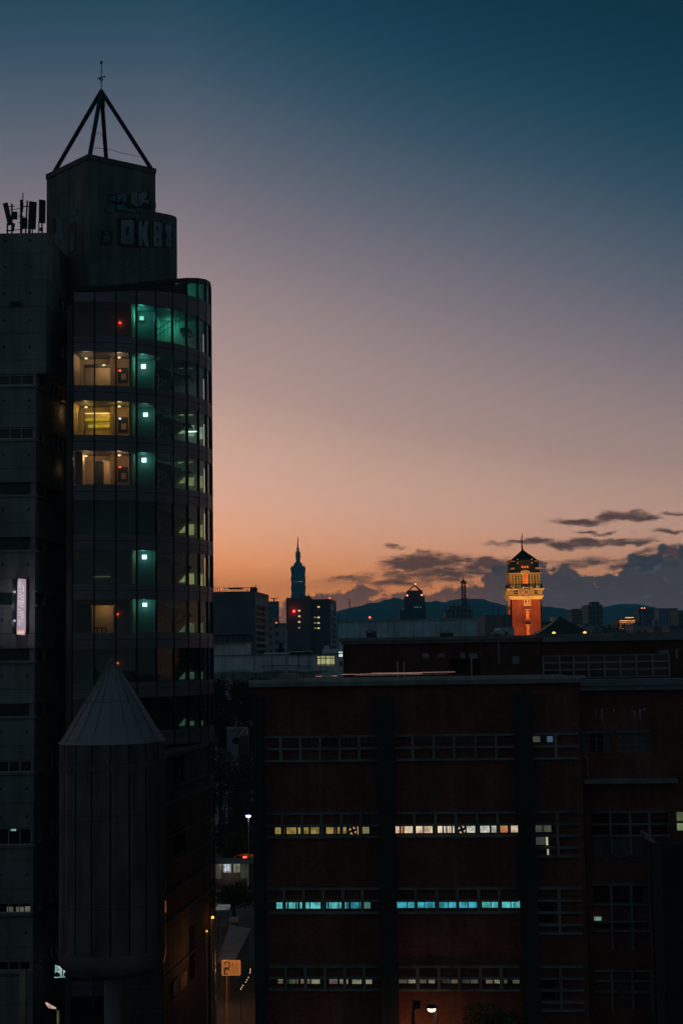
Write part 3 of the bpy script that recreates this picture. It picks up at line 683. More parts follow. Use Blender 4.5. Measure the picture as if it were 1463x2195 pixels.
# ================================================================ floodlit brick clock tower
RB = brick('warm red brick', (.50, .095, .05), (.42, .075, .04), (.30, .10, .06))
CREAM = plain('cream stone', (.60, .42, .20), .8, 0, .18, 1.)
SLATE = plain('dark slate', (.022, .027, .031), .6, 0, .25, 2.)
def clock_tower():
    Y = 400.; f = Fac(1097, Y, 1163, Y); c = f(f.len / 2, f.len / 2, 0); hw = f.len / 2
    e = empty('clock_tower', (c.x, c.y, 0), 'floodlit red brick tower with cream bands and a dark pointed roof', 'tower')
    Z = lambda y: f.uz(1130, y)[1]; U = lambda x, d=0.: f.uz(x, 1300, d)[0]; C = (c.x, c.y)
    # shaft with corner piers and slim pilasters, on all four sides
    b = MB(); b.frustum(C, hw - .25, hw - .25, 0, Z(1283))
    def side(k):
        a = k * math.pi / 2; co, si = math.cos(a), math.sin(a)
        def T(u, d, z):  # u from -hw..hw, d 0 at face, + inward
            x, y = u, -hw + d; return Vector((c.x + x * co - y * si, c.y + x * si + y * co, z))
        return T
    for k in range(4):
        T = side(k)
        for s in (-1, 1):
            b.box(T, s * hw - (0 if s < 0 else 1.15), s * hw + (1.15 if s < 0 else 0), 0, .3, 0, Z(1283))
            b.box(T, s * (hw - 1.7) - .5, s * (hw - 1.7) + .5, .1, .28, 0, Z(1285))
    obj('shaft', b, RB, e)
    # lower cornice, frieze and ledge
    b = MB()
    for h, y0, y1 in ((.12, 1285, 1283), (.25, 1283, 1281), (.4, 1281, 1279), (.6, 1279, 1277), (.45, 1277, 1276.2)): b.frustum(C, hw + h, hw + h + .06, Z(y0), Z(y1))
    obj('cornice', b, CREAM, e)
    b = MB(); b.frustum(C, hw + .15, hw + .55, Z(1276.2), Z(1264)); b.frustum(C, hw + .8, hw + .95, Z(1264), Z(1262)); obj('frieze', b, CREAM, e)
    b = MB()
    for k in range(4):
        T = side(k)
        for u0 in (-3.35, 2.35):
            for j, zz in enumerate((1266, 1271)):
                if k in (0, 3): obj('slot', MB().box(T, u0, u0 + 1.0, -.6, -.2, Z(zz + 2.2), Z(zz)), SLATE, e)

    b = MB()
    for k in range(4):
        T = side(k)
        for uc in (-1.95, -1.3, 1.3, 1.95):
            if k in (0, 3): obj('bracket', MB().prism(T, [(uc - .22, Z(1275.5)), (uc + .22, Z(1275.5)), (uc + .26, Z(1264)), (uc - .26, Z(1264))], -1.0, 0), CREAM, e)
        for uc in (-4.3, -3.7, 3.7, 4.3):
            if k in (0, 3): obj('bracket', MB().prism(T, [(uc - .16, Z(1275.5)), (uc + .16, Z(1275.5)), (uc + .16, Z(1264)), (uc - .16, Z(1264))], -.85, 0), CREAM, e)
    T0 = side(0)
    # oculus
    def ring(T, u, z, r0, r1, d0, d1, n=20):
        m = MB(); q = [(math.cos(2 * math.pi * i / n), math.sin(2 * math.pi * i / n)) for i in range(n)]
        vs = [T(u + r * a, d, z + r * b2) for (r, d) in ((r0, d0), (r1, d0), (r1, d1)) for a, b2 in q]
        fs = [(j * n + i, j * n + (i + 1) % n, (j + 1) * n + (i + 1) % n, (j + 1) * n + i) for j in range(2) for i in range(n)]
        return m.add(vs, fs)
    def disc(T, u, z, r, d, n=20): return MB().add([T(u + r * math.cos(2 * math.pi * i / n), d, z + r * math.sin(2 * math.pi * i / n)) for i in range(n)], [tuple(range(n))])
    for k in (0, 3):
        T = side(k); zc = Z(1270)
        o = obj('oculus', ring(T, .0, zc, .5, .95, -1.12, -.4), CREAM, e)
        obj('pane', disc(T, 0, zc, .52, -.85), lit('deep red lit glass', (.45, .06, .02), .8, .3, 2.), o)
        obj('keystone', MB().box(T, -.8, .8, -1., -.2, Z(1260.3), Z(1258.5)), CREAM, e); obj('oculus_sill', MB().box(T, -.75, .75, -1.05, 0, Z(1280.5), Z(1277.2)), CREAM, e)
    # belfry storey
    b = MB(); b.frustum(C, hw - .55, hw - .55, Z(1262), Z(1229)); obj('belfry_wall', b, plain('shadowy recessed brick', (.10, .035, .025)), e)  # shade between the columns is put into the brick colour
    b = MB(); n = 0
    for y in (1232.5, 1237.5, 1243, 1247.5):
        b.frustum(C, hw - .42, hw - .42, Z(y + 1.3), Z(y - .6))
    obj('stone_bands', b, CREAM, e)
    for k in range(4):
        T = side(k)
        for uc in (-3.9, -3.1, -2.25, -1.5, 1.5, 2.25, 3.1, 3.9):
            m = MB(); w = .2
            m.box(T, uc - w, uc + w, -.12, .2, Z(1259), Z(1230)); m.box(T, uc - w - .09, uc + w + .09, -.2, .25, Z(1233), Z(1231)); m.box(T, uc - w - .1, uc + w + .1, -.2, .25, Z(1244), Z(1242.5)); m.box(T, uc - w - .1, uc + w + .1, -.2, .25, Z(1249.5), Z(1248))
            if k in (0, 3): obj('column', m, CREAM, e)
    m = MB()
    for k in range(4):
        T = side(k)
        m.box(T, -hw - .3, hw + .3, -.5, -.42, Z(1253.2), Z(1252.2)); m.box(T, -hw - .3, hw + .3, -.5, -.42, Z(1261.5), Z(1260.5))
        u = -hw - .2
        while u < hw + .2: m.box(T, u, u + .1, -.48, -.44, Z(1261), Z(1253)); u += .24
    obj('balustrade', m, SLATE, e)
    for k in (0, 3):
        T = side(k); u0, u1 = -.62, .62; z0, z1 = Z(1251), Z(1234)
        arch = [(u0, z0), (u1, z0), (u1, z1)] + [(.62 * math.cos(R(a)), z1 + .62 * math.sin(R(a))) for a in range(15, 180, 15)] + [(u0, z1)]
        o = obj('arched_window', MB().prism(T, [(x * 1.45, z0 + (z - z0) * 1.06) for x, z in arch], .1, .5), CREAM, e)
        obj('pane', MB().prism(T, arch, .02, .06), lit('orange glowing glass', (1., .17, .025), 1., .35, 1.2), o)
        m = MB()
        for uu in (-.31, 0, .31): m.box(T, uu - .03, uu + .03, -.02, .0, z0, z1 + .5)
        for q in (.25, .5, .75, 1.0): m.box(T, u0, u1, -.03, -.02, z0 + (z1 - z0) * q - .03, z0 + (z1 - z0) * q + .03)
        obj('glazing_bars', m, SLATE, o)
        # curved pediment
        out = [(1.5 * math.cos(R(a)), Z(1229) + .95 * math.sin(R(a))) for a in range(0, 181, 12)]; inn = [(1.05 * math.cos(R(a)), Z(1229) + .6 * math.sin(R(a))) for a in range(180, -1, -12)]
        obj('arched_pediment', MB().prism(T, out, -.45, .3), CREAM, e)
    b = MB(); b.frustum(C, hw - .3, hw + .1, Z(1231), Z(1229)); b.frustum(C, hw + .25, hw + .3, Z(1229), Z(1227.8)); obj('upper_cornice', b, CREAM, e)
    # attic piers, mansard, roof
    for sx_ in (-1, 1):
        for sy in (-1, 1):
            x, y = c.x + sx_ * 3.15, c.y + sy * 3.15
            o = obj('attic_pier', MB().frustum((x, y), .62, .62, Z(1227.8), Z(1219)), RB, e)
            obj('pier_cap', MB().frustum((x, y), .8, .85, Z(1219), Z(1216.5)), CREAM, o)
    b = MB(); b.frustum(C, hw + .05, hw - .2, Z(1228), Z(1221), .2); b.frustum(C, hw - .15, hw - .7, Z(1221), Z(1203), .3); b.frustum(C, hw - .45, hw - .45, Z(1203), Z(1201), .3); obj('mansard', b, SLATE, e)
    b = MB()
    for k in range(4):
        T = side(k); b.box(T, -1.9, 1.9, .1, 2, Z(1222), Z(1200)); b.box(T, -2.05, 2.05, .0, 2, Z(1201), Z(1199.5))
    obj('dormer', b, SLATE, e)
    b = MB()
    for k in range(4):
        T = side(k)
        for s in (-1, 1):
            if k in (1, 2): continue
            for q in ((.9, .25, .7, 1220.5, 1219.5), (.95, .45, .9, 1202.8, 1202)): obj('stone_trim', MB().box(T, s * 3.1 - q[0], s * 3.1 + q[0], q[1], q[2], Z(q[3]), Z(q[4])), CREAM, e)
            for q in (1207.8, 1200.5): obj('knob', MB().lathe(T(s * 2., .02, Z(q)), [(0, 0), (.2, .1), (.2, .35), (0, .45)], 6), CREAM, e)
    for uc in (-.73, 0, .73): obj('window', MB().box(T0, uc - .22, uc + .22, .0, .08, Z(1217.4), Z(1213)), lit('orange attic glass', (1., .16, .03), 1., .2), e)
    b = MB(); b.frustum(C, hw - .5, 1.9, Z(1201), Z(1188)); b.frustum(C, 1.9, .3, Z(1188), Z(1177.5)); obj('roof', b, SLATE, e)
    obj('spire', MB().lathe((c.x, c.y, 0), [(.5, Z(1178.5)), (.4, Z(1177)), (.15, Z(1175.5)), (.28, Z(1174)), (.12, Z(1171)), (.2, Z(1169)), (.09, Z(1165)), (.08, Z(1146)), (.25, Z(1145.5)), (.06, Z(1144)), (.02, Z(1138)), (0, Z(1137.8))], 10), STEELD, e)
    p = f.uz(1117.2, 1160, 4.)[0]; obj('flagpole', MB().lathe(f(p, 4.5, 0), [(.09, Z(1192)), (.07, Z(1149.5)), (.12, Z(1149.3)), (.1, Z(1148)), (0, Z(1147.8))], 8), STEELD, e)
    # windows of the shaft
    for k in (0, 3):
        T = side(k)
        ux = .35 if k == 0 else 0.
        o = obj('window_surround', MB().box(T, ux - 1.0, ux + 1.0, -.12, .3, Z(1299), Z(1281.5)), CREAM, e)
        for s in (-.45, .45): obj('pane', MB().box(T, ux + s - .22, ux + s + .22, -.16, -.11, Z(1293), Z(1286)), lit('red lit glass', (.75, .10, .03), .8), o)
        for (y0, y1) in ((1308, 1326), (1340.5, 1361), (1374, 1392)):
            o = obj('window', MB().box(T, ux - .62, ux + .62, -.02, .3, Z(y1), Z(y0)), RB, e)
            obj('lintel', MB().box(T, ux - .72, ux + .72, -.1, .3, Z(y0 - .2), Z(y0 - 2.2)), CREAM, o); obj('sill', MB().box(T, ux - .72, ux + .72, -.1, .3, Z(y1 + 2.), Z(y1 + .2)), CREAM, o)
            obj('pane', MB().box(T, ux - .42, ux + .42, -.06, -.02, Z(y1 - .3), Z(y0 + .6)), lit('orange lit glass', (1., .19, .03), .95, .35, 1.), o)
            m = MB()
            for uu in (-.2, .2): m.box(T, ux + uu - .03, ux + uu + .03, -.09, -.065, Z(y1), Z(y0))
            for q in (.2, .4, .6, .8): m.box(T, ux - .42, ux + .42, -.1, -.09, Z(y1) + (Z(y0) - Z(y1)) * q - .03, Z(y1) + (Z(y0) - Z(y1)) * q + .03)
            obj('glazing_bars', m, RB, o)
    # floodlights of the tower: in front at roof level, and small ones on the ledge
    for x, pw in ((-9, 26000), (9, 22000)):
        lamp('tower_floodlight', (c.x + x, c.y - 17, 14), pw, (1, .50, .18), .4, 60, (c.x, c.y - 3, 40))
    lamp('tower_floodlight', (c.x - 18, c.y + 3, 14), 13000, (1, .50, .18), .4, 60, (c.x, c.y, 38))
    for x in (-15, 15): lamp('tower_floodlight', (c.x + x, c.y - 34, 33), 16000, (1, .55, .2), .4, 34, (c.x, c.y, 51))  # extra unseen spots added to brighten the belfry
    for x in (-3, -1, 1, 3): lamp('ledge_light', (c.x + x, c.y - hw - 1.3, Z(1286)), 16, (1, .62, .2), .2)
    for x in (-3.4, -1.6, 1.6, 3.4): lamp('ledge_light', (c.x + x, c.y - hw - .6, Z(1262) + .3), 45, (1, .6, .22), .1)
clock_tower()
#==PART2==
# ================================================================ near: brick school building
GRID = GRIDM
def brick_building():
    f = Fac(548, 79.4, 1239, 78.0); c = f(f.len / 2, 0, 0)
    e = empty('brick_building', (f.a.x, f.a.y, 0), 'large dark red brick building across the centre, rows of strip windows between concrete piers', 'building', rz=math.atan2(f.t.y, f.t.x))
    ztop = f.uz(900, 1468)[1]; zcap = f.uz(900, 1454)[1]
    bays = [(566, 808), (845, 1103), (1141, 1239)]
    zr = [[f.uz(700, y)[1] for y in ys] for ys in ((1579, 1605, 1630.5), (1744, 1769.5, 1794), (1905, 1931, 1956.5), (2071, 2096, 2121))]
    holes = []
    def panes(x0, x1, y0, y1): return f.rect(x0, y0, x1, y1, 0)
    HOLE = []   # (bay, rect, list of panes (x0,x1,material))
    Y1 = lit('dull yellow blind', (.30, .22, .06), .75, .45, 3.); Y2 = lit('dull yellow green blind', (.27, .25, .12), .8, .3, 2.)
    WA = lit('warm white room', (.80, .62, .42), .78, .5, 2.5); WB = lit('white curtain lit from inside', (.58, .57, .47), .8, .45, 4.); WO = lit('orange brown lit wall', (.55, .22, .09), .8, .3, 2.)
    CA = lit('cyan lit room', (.11, .52, .52), .72, .5, 2.5); CB = lit('cyan blue lit room', (.05, .38, .48), .75, .55, 2.5); CD = lit('dim green blind', (.07, .20, .17), .8, .3, 2.)
    DA = lit('dim white blind', (.26, .27, .18), .58, .45, 3.); DB = lit('dim olive blind', (.10, .11, .075), .55, .3, 2.); DC = lit('dim tan blind', (.13, .095, .07), .8, .3, 2.); DDK = lit('very dim room', (.035, .038, .030), .8, .4, 2.)
    o1 = lambda x: 540 + x / 4.572
    o2 = lambda x: 820 + x / 3.483
    rows = {
        (0, 1): (o1, 1773.2, 1789.8, [(222, 292, Y1), (296, 326, DDK), (328, 430, Y1), (447, 482, Y1), (500, 552, Y1), (570, 655, Y1), (722, 797, Y1), (803, 826, DDK), (828, 865, Y1), (882, 922, Y1), (1050, 1058, DC), (1078, 1145, Y2)]),
        (0, 2): (o1, 1933.8, 1950.6, [(235, 300, CA), (322, 345, CA), (348, 428, CA), (432, 446, CA), (463, 492, CA), (512, 560, CA), (568, 668, CA), (727, 739, CA), (743, 842, CA), (850, 880, CA), (897, 928, CA), (935, 943, CA), (962, 1048, CB), (1054, 1070, CB), (1092, 1158, CD)]),
        (0, 3): (o1, 2099.3, 2112.5, [(250, 302, DC), (306, 315, DB), (345, 352, DB), (358, 424, DB), (432, 450, DB), (472, 505, DC), (527, 563, DC), (577, 663, DA), (752, 835, DC), (855, 888, DA), (912, 938, DA), (978, 1070, DA), (1106, 1172, DA)]),
        (1, 1): (o2, 1769.8, 1787.6, [(92, 126, WA), (129, 152, WO), (160, 222, WA), (242, 298, WA), (308, 370, WA), (410, 448, WA), (450, 475, WB), (478, 514, WA), (518, 542, WB), (627, 688, WB), (727, 797, WB), (812, 855, WB), (878, 932, WO), (957, 1008, WA)]),
        (1, 2): (o2, 1932., 1949., [(100, 178, CB), (184, 238, CB), (256, 308, CB), (314, 388, CB), (420, 485, CB), (491, 553, CB), (570, 633, CB), (640, 703, CB), (740, 804, CA), (811, 868, CA), (890, 953, CA), (958, 1023, CA)]),
        (1, 3): (o2, 2100., 2111.6, [(120, 180, DB), (187, 243, DA), (275, 325, DB), (340, 388, DA), (440, 505, DDK), (512, 565, DC), (592, 648, DDK), (655, 710, DB), (770, 820, DC), (832, 885, DA), (905, 928, DB), (970, 1020, DB)]),
        (2, 1): (o2, 1768., 1786., [(1134, 1190, DB), (1199, 1258, DB)]),
        (0, 0): (o1, 1583.5, 1599.5, [(300, 360, None), (370, 455, None), (490, 550, None), (562, 640, None), (870, 910, None), (918, 948, None), (955, 1000, None), (1062, 1140, None), (1150, 1200, None)]),
        (1, 0): (o2, 1578.5, 1594.5, [(235, 372, None), (392, 455, None), (462, 520, None), (545, 625, None), (632, 680, None), (705, 765, None), (772, 838, None)]),
        (2, 0): (o2, 1577.5, 1592.5, [(1118, 1175, DB), (1182, 1280, None)]),
    }
    for key, (fn, y0, y1, ps) in rows.items():
        x0 = fn(ps[0][0]) - 2; x1 = fn(ps[-1][1]) + 2; h = f.rect(x0, y0 - .6, x1, y1 + .6); holes.append((max(h[0], 0.1), min(h[1], f.len - .1), h[2], h[3]))
    # tall narrow side bays
    for (x0, x1, y0, y1) in ((1143, 1184, 1791, 1812), (1146, 1186, 1932, 1955), (1146, 1186, 1960, 1978), (1150, 1188, 2100, 2120), (1152, 1188, 2126, 2144)):
        h = f.rect(x0, y0, x1, y1); holes.append((h[0], h[1], h[2], h[3]))
    w = MB(); w.wall(f, 0, f.len, 0, ztop, holes, .3, 14.); obj('wall', w, BRICK, e)
    # interiors behind strips: a dark lining quad is part of the wall; panes sit .18 deep
    GB = DARKM
    for key, (fn, y0, y1, ps) in rows.items():
        x0 = fn(ps[0][0]) - 2; x1 = fn(ps[-1][1]) + 2; h = f.rect(x0, y0 - .6, x1, y1 + .6)
        fr = MB(); t = .045
        for z in (h[2], h[3] - t): fr.box(f, h[0], h[1], .12, .19, z, z + t)
        last = None
        for (a, b, m) in ps:
            u0, u1 = f.rect(fn(a), y0, fn(b), y1)[:2]
            fr.box(f, u0 - t, u0, .12, .2, h[2], h[3]); fr.box(f, u1, u1 + t, .12, .2, h[2], h[3])
            if last is not None and u0 - last > .25: fr.box(f, last + t, u0 - t, .1, .22, h[2], h[3])
            last = u1
        wd = obj('window', fr, GB, e)
        for i, (a, b, m) in enumerate(ps):
            u0, u1, _, _ = f.rect(fn(a), y0, fn(b), y1)
            obj('pane', MB().box(f, u0, u1, .2, .21, h[2] + t, h[3] - t), m or GLASSD, wd)
            if m in (CA, CB) and u1 - u0 > 1.2:   # desks, screens and shelves close to the glass
                zz = h[2] + t; H = h[3] - h[2]
                q = MB(); k = random.uniform(.25, .5); q.box(f, u0 + random.uniform(.1, .4), u1 - random.uniform(.05, .3), .185, .195, zz, zz + H * k * .45)
                obj('furniture_edge', q, lit('cyan lit furniture', (.03, .22, .26), .8), wd)
                if key[0] == 1 and i % 2 == 0: 
                    q = MB(); uu = u0 + .45; q.prism(f, [(uu, zz + .02), (uu + .16, zz + .02), (uu + .22, zz + H * .5), (uu + .08, zz + H * .5)], .17, .18); obj('white_screen', q, lit('pale screen', (.55, .62, .55), .7), wd)
            if m in (WA, WB, CA, CB, Y1) and u1 - u0 > .7:
                H = h[3] - h[2]; k0 = random.uniform(.05, .5)
                obj('ceiling_lamp', MB().box(f, u0 + (u1 - u0) * k0, u0 + (u1 - u0) * min(.95, k0 + random.uniform(.25, .5)), .19, .199, h[3] - t - H * .12, h[3] - t - H * .05), lit('ceiling lamp', tuple(min(1., x * 1.8 + .12) for x in {WA: (.8, .62, .42), WB: (.58, .57, .47), CA: (.11, .52, .52), CB: (.05, .38, .48), Y1: (.25, .2, .05)}[m]), .9, 0), wd)
                if random.random() < .5: obj('window_clutter', MB().box(f, u0 + (u1 - u0) * random.uniform(.1, .5), u0 + (u1 - u0) * random.uniform(.55, .95), .186, .196, h[2] + t, h[2] + t + H * random.uniform(.1, .35)), CONCD, wd)
            if m in (WA,) and u1 - u0 > 1.:
                zz = h[2] + t; H = h[3] - h[2]
                q = MB(); q.box(f, u0 + .02, u1 - random.uniform(.0, .5), .18, .195, zz, zz + H * random.uniform(.15, .32)); obj('furniture_edge', q, lit('lit cabinets', (.42, .24, .12), .8, .4, 3.), wd)
            if m is DC and key == (0, 3):
                zz = h[2] + t; H = h[3] - h[2]
                for kk in (.55, .8): obj('blind_slat', MB().box(f, u0 + .03, u1 - .03, .18, .195, zz + H * kk, zz + H * (kk + .1)), lit('lit slat', (.36, .24, .15), .8), wd)
    # extra lit bits in the narrow bay
    def bit(name, x0, x1, y0, y1, m, d=.15): h = f.rect(x0, y0, x1, y1, d); return obj(name, MB().box(f, h[0], h[1], d, d + .04, h[2], h[3]), m, e)
    bit('pane', 1144, 1168, 1792.5, 1811, lit('dim greenish pane', (.045, .06, .05), .8)); bit('pane', 1172, 1184, 1578.5, 1592, lit('dim blue umbrella', (.06, .10, .17), .8), .14)
    for (x0, x1, y0, y1) in ((1169.5, 1174, 1793.5, 1812), (1172, 1175.5, 1818, 1835)): bit('light_strip', x0, x1, y0, y1, lit('pale strip light', (.45, .48, .33), .8), -.03)
    for (x0, x1, y0, y1) in ((1146, 1186, 1932, 1955), (1146, 1186, 1960, 1978), (1150, 1188, 2100, 2120), (1152, 1188, 2126, 2144)): bit('pane', x0 + 1, x1 - 1, y0 + 1, y1 - 1, GLASSD)
    # round extractor fans in the glazing
    for (fx, fy, key, ring_c) in ((755.8, 1781, 0, (.50, .34, .15)), (989.3, 1778.5, 1, (.55, .46, .30))):
        u, z = f.uz(fx, fy, .1); r = .235
        disc = MB(); n = 24; disc.add([f(u + r * math.cos(2 * math.pi * i / n), .085, z + r * math.sin(2 * math.pi * i / n)) for i in range(n)], [tuple(range(n))])
        o = obj('extractor_fan', disc, lit('fan opening lit from inside', ring_c, .8, .2), e)
        rim = MB(); n = 24
        vs = [f(u + q * math.cos(2 * math.pi * i / n), .04, z + q * math.sin(2 * math.pi * i / n)) for q in (r - .03, r + .03) for i in range(n)]
        rim.add(vs, [(i, (i + 1) % n, (i + 1) % n + n, i + n) for i in range(n)]); obj('rim', rim, GREYM, o)
        bl = MB()
        for k in range(4):
            a = k * math.pi / 2 + .5; co, si = math.cos(a), math.sin(a)
            pts = [(0, -.03), (.1, -.1), (.2, -.09), (.21, .03), (.1, .05), (0, .03)]
            bl.prism(lambda uu, d, zz: f(u + uu * co - zz * si, d, z + uu * si + zz * co), pts, .05 + k * .002, .06 + k * .002)
        obj('fan_blades', bl, DARKM, o)
    bit('tube_light', 765.6, 767.5, 1771.5, 1790, lit('orange tube', (.95, .42, .18), .9), .1)
    # concrete grids: fins and mullions in front of the wall
    mull = {0: [602, 644, 686, 728, 769.5], 1: [884, 929.5, 973, 1018.5, 1062.5], 2: [1190]}
    for b, (x0, x1) in enumerate(bays):
        for r_, zs in enumerate(zr):
            zz = list(zs)
            dz_ = 0.
            if b == 2 and r_ > 0: zz = zz + [zz[-1] - (zz[0] - zz[1]), zz[-1] - 1.7 * (zz[0] - zz[1])]
            q = MB(); ym = (1605, 1769, 1931, 2096)[r_]
            U = lambda x: f.uz(x + (ym - 1605) * .022, ym)[0]
            u0, u1 = max(U(x0), .02), min(U(x1), f.len)
            for z in zz: q.box(f, u0, u1, -.22, .0, z - .06, z + .06)
            for x in mull[b]:
                um = U(x); q.box(f, um - .085, um + .085, -.2, .0, zz[-1] + .06, zz[0] - .06)
            obj('window_grid', q, GRID, e)
    # piers
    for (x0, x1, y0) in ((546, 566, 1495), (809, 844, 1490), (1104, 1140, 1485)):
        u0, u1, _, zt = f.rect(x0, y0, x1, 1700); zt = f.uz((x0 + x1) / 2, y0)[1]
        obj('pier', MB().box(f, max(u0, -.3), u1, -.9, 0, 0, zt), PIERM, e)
    # roof slab edge
    b = MB(); b.box(f, -.35, f.len + .02, -.45, 14.2, ztop, zcap - .12); obj('roof_slab', b, CONC2, e)
    b = MB(); b.box(f, -.35, f.len + .3, -.42, .1, zcap - .12, zcap + .03); obj('roof_kerb', b, TRIM, e)
    # thin glossy strips standing in for orange light streaks, orange put into their colour
    GL = plain('orange light streak colour', (.95, .52, .34), .12, 1., .05)
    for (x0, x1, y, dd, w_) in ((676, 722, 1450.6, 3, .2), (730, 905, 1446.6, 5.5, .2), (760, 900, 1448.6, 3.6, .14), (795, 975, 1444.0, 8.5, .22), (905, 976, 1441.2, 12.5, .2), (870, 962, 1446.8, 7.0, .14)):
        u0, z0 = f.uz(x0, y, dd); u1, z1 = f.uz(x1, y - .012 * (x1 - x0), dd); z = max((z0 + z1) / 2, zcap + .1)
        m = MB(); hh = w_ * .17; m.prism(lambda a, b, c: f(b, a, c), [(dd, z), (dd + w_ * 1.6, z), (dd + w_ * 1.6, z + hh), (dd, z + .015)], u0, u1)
        obj('streak_strip', m, GL, label='long thin glossy strip standing in for an orange light streak on the brick roof, %s' % {676: 'shortest, nearest the left end', 730: 'longest one starting left of the back building corner', 760: 'just below the longest one', 795: 'reaching under the boarded opening', 905: 'topmost and farthest back', 870: 'lowest on the right part of the bundle'}[x0], cat='roof panel', group='strips standing in for light streaks on the brick roof')
    for (x, y, dd) in ((617, 1455, 1.5), (700, 1452, 4)):
        u, z = f.uz(x, y, dd)
        if x == 617: obj('roof_box', MB().box(f, u - .55, u + .55, dd, dd + .8, zcap, zcap + .32), GREYM, label='small grey vent box on the left end of the brick roof', cat='vent box')
        else: obj('roof_dome', MB().lathe(f(u, dd, zcap), [(.5, 0), (.45, .15), (.25, .3), (0, .36)], 12), TRIM, label='small pale dome on the brick roof edge beside the first glossy strip', cat='roof vent', smooth_=True)
    return e
brick_building()

def right_wing():
    f = Fac(1239.5, 79.2, 1500, 78.6); e = empty('brick_wing', (f.a.x, f.a.y, 0), 'brick wing at the right edge with bluish metal roof edge and pale arched stains', 'building', rz=math.atan2(f.t.y, f.t.x))
    zt = f.uz(1350, 1479)[1]; hs = []
    wins = [(1246, 1310, 1572, 1614), (1322, 1390, 1571, 1613), (1447, 1475, 1741, 1781)]
    rows = [(1268, 1430, 1741, 1765), (1268, 1430, 1768, 1790), (1272, 1376, 1900, 1935), (1272, 1376, 1975, 1990)]
    for r in wins + rows: hs.append(f.rect(r[0], r[2], r[1], r[3]))
    b = MB(); b.wall(f, .02, f.len, 0, zt, hs, .3, 12); obj('wall', b, BRICK, e)
    FR = plain('dull aluminium', (.13, .14, .15), .5, .4, .2)
    for i, r in enumerate(wins[:2]):
        h = f.rect(r[0], r[2], r[1], r[3]); q = MB(); n = 4
        for k in range(n + 1): u = h[0] + (h[1] - h[0]) * k / n; q.box(f, u - .03, u + .03, .04, .12, h[2], h[3])
        for k in range(4): z = h[2] + (h[3] - h[2]) * k / 3; q.box(f, h[0], h[1], .05, .11, z - .025, z + .025)
        q.box(f, h[0] - .05, h[1] + .05, -.12, .1, h[3], h[3] + .12)
        o = obj('window', q, FR, e)
        for k in range(n):
            if i == 0 and k in (1, 2): continue
            a = h[0] + (h[1] - h[0]) * k / n; obj('pane', MB().box(f, a + .03, a + (h[1] - h[0]) / n - .03, .14, .16, h[2], h[3]), plain('frosted glass', (.11, .12, .115), .35), o)
    h = f.rect(1447, 1741, 1475, 1781); q = MB(); z = f.uz(1450, 1763)[1]; q.box(f, h[0], h[1], .04, .12, z - .06, z + .06); q.box(f, h[0], h[0] + .08, .04, .12, h[2], h[3]); q.box(f, h[0] + .5, h[0] + .56, .05, .11, h[2], h[3]); o = obj('window', q, FR, e)
    obj('pane', MB().box(f, h[0] + .08, h[1], .14, .16, z, h[3]), lit('dim olive pane', (.10, .12, .06), .7), o); obj('pane', MB().box(f, h[0] + .08, h[1], .14, .16, h[2], z), lit('pale green pane', (.20, .26, .14), .7), o)
    # stains: efflorescence running down from the old arch
    ST = plain('lime stain', (.26, .27, .28), .9, 0, .5, 3.)
    for (x0, x1, y0, y1) in ((1275, 1277, 1520, 1545), (1287, 1291, 1520, 1556), (1312, 1318, 1520, 1528), (1352, 1355, 1521, 1535), (1358, 1362, 1524, 1548), (1369, 1373, 1520, 1552), (1374, 1384, 1520, 1523)):
        u0, u1, z0, z1 = f.rect(x0, y0, x1, y1); um = (u0 + u1) / 2; j = [random.uniform(-.04, .04) for _ in range(4)]
        obj('lime_stain', MB().prism(f, [(um + j[0], z0), (u1, (z0 + z1) / 2 + .1), (u1 + j[1], z1), (u0 + j[2], z1), (u0 + .01, (z0 + z1) / 2)], -.006, 0), ST, e)
    # grids below
    for gi, (x0, x1, ys, ms) in enumerate(((1268, 1432, (1740, 1766, 1791), (1307, 1349, 1390)), (1270, 1432, (1895, 1938, 1975, 1995), (1309, 1352, 1392)), (1272, 1420, (2080, 2102, 2125), (1310, 1354, 1394)))):
        u0, u1 = f.rect(x0, ys[0], x1, ys[-1])[:2]; q = MB()
        zs = [f.uz(1350, y)[1] for y in ys]
        for z in zs: q.box(f, u0, u1, -.25, 0, z - .05, z + .05)
        for x in ms: u = f.uz(x, ys[1])[0]; q.box(f, u - .07, u + .07, -.22, 0, zs[-1] - 1., zs[0])
        obj('window_grid', q, GRID, e)
    u0, u1, z0, z1 = f.rect(1248, 1668, 1446, 1676); obj('canopy', MB().box(f, u0, u1, -1.1, 0, z0, z1), CONC2, e)
    obj('wall_panel', MB().box(f, *(f.rect(1272, 1795, 1376, 1838)[:2]), -.06, .0, *(f.rect(1272, 1795, 1376, 1838)[2:])), CONCD, e)
    h = f.rect(1273, 1966, 1288, 1974, -.1); obj('small_lamp', MB().box(f, h[0], h[1], -.12, -.06, h[2], h[3]), lit('faint green lamp', (.16, .24, .20), .8, .5, 4.), e)
    h = f.rect(1308.5, 1965, 1310.5, 1976, -.1); obj('small_lamp', MB().box(f, h[0], h[1], -.12, -.06, h[2], h[3]), lit('faint pale lamp', (.16, .15, .13), .8), e)
    obj('downpipe', MB().tube([f(f.uz(1252, 1624)[0], -.12, f.uz(1252, 1624)[1]), f(f.uz(1258, 1624)[0], -.12, f.uz(1252, 1624)[1]), f(f.uz(1259, 1664)[0], -.12, f.uz(1259, 1664)[1])], .05), TRIM, e)
    # metal roof edge in three steps, bluish
    BL = plain('blue grey roof sheet', (.16, .20, .25), .55, .2, .35, .6)
    z = lambda y: f.uz(1350, y)[1]
    b = MB(); b.box(f, -.02, f.len, -.5, 12, z(1479), z(1469)); obj('roof_fascia', b, CONC2, e)
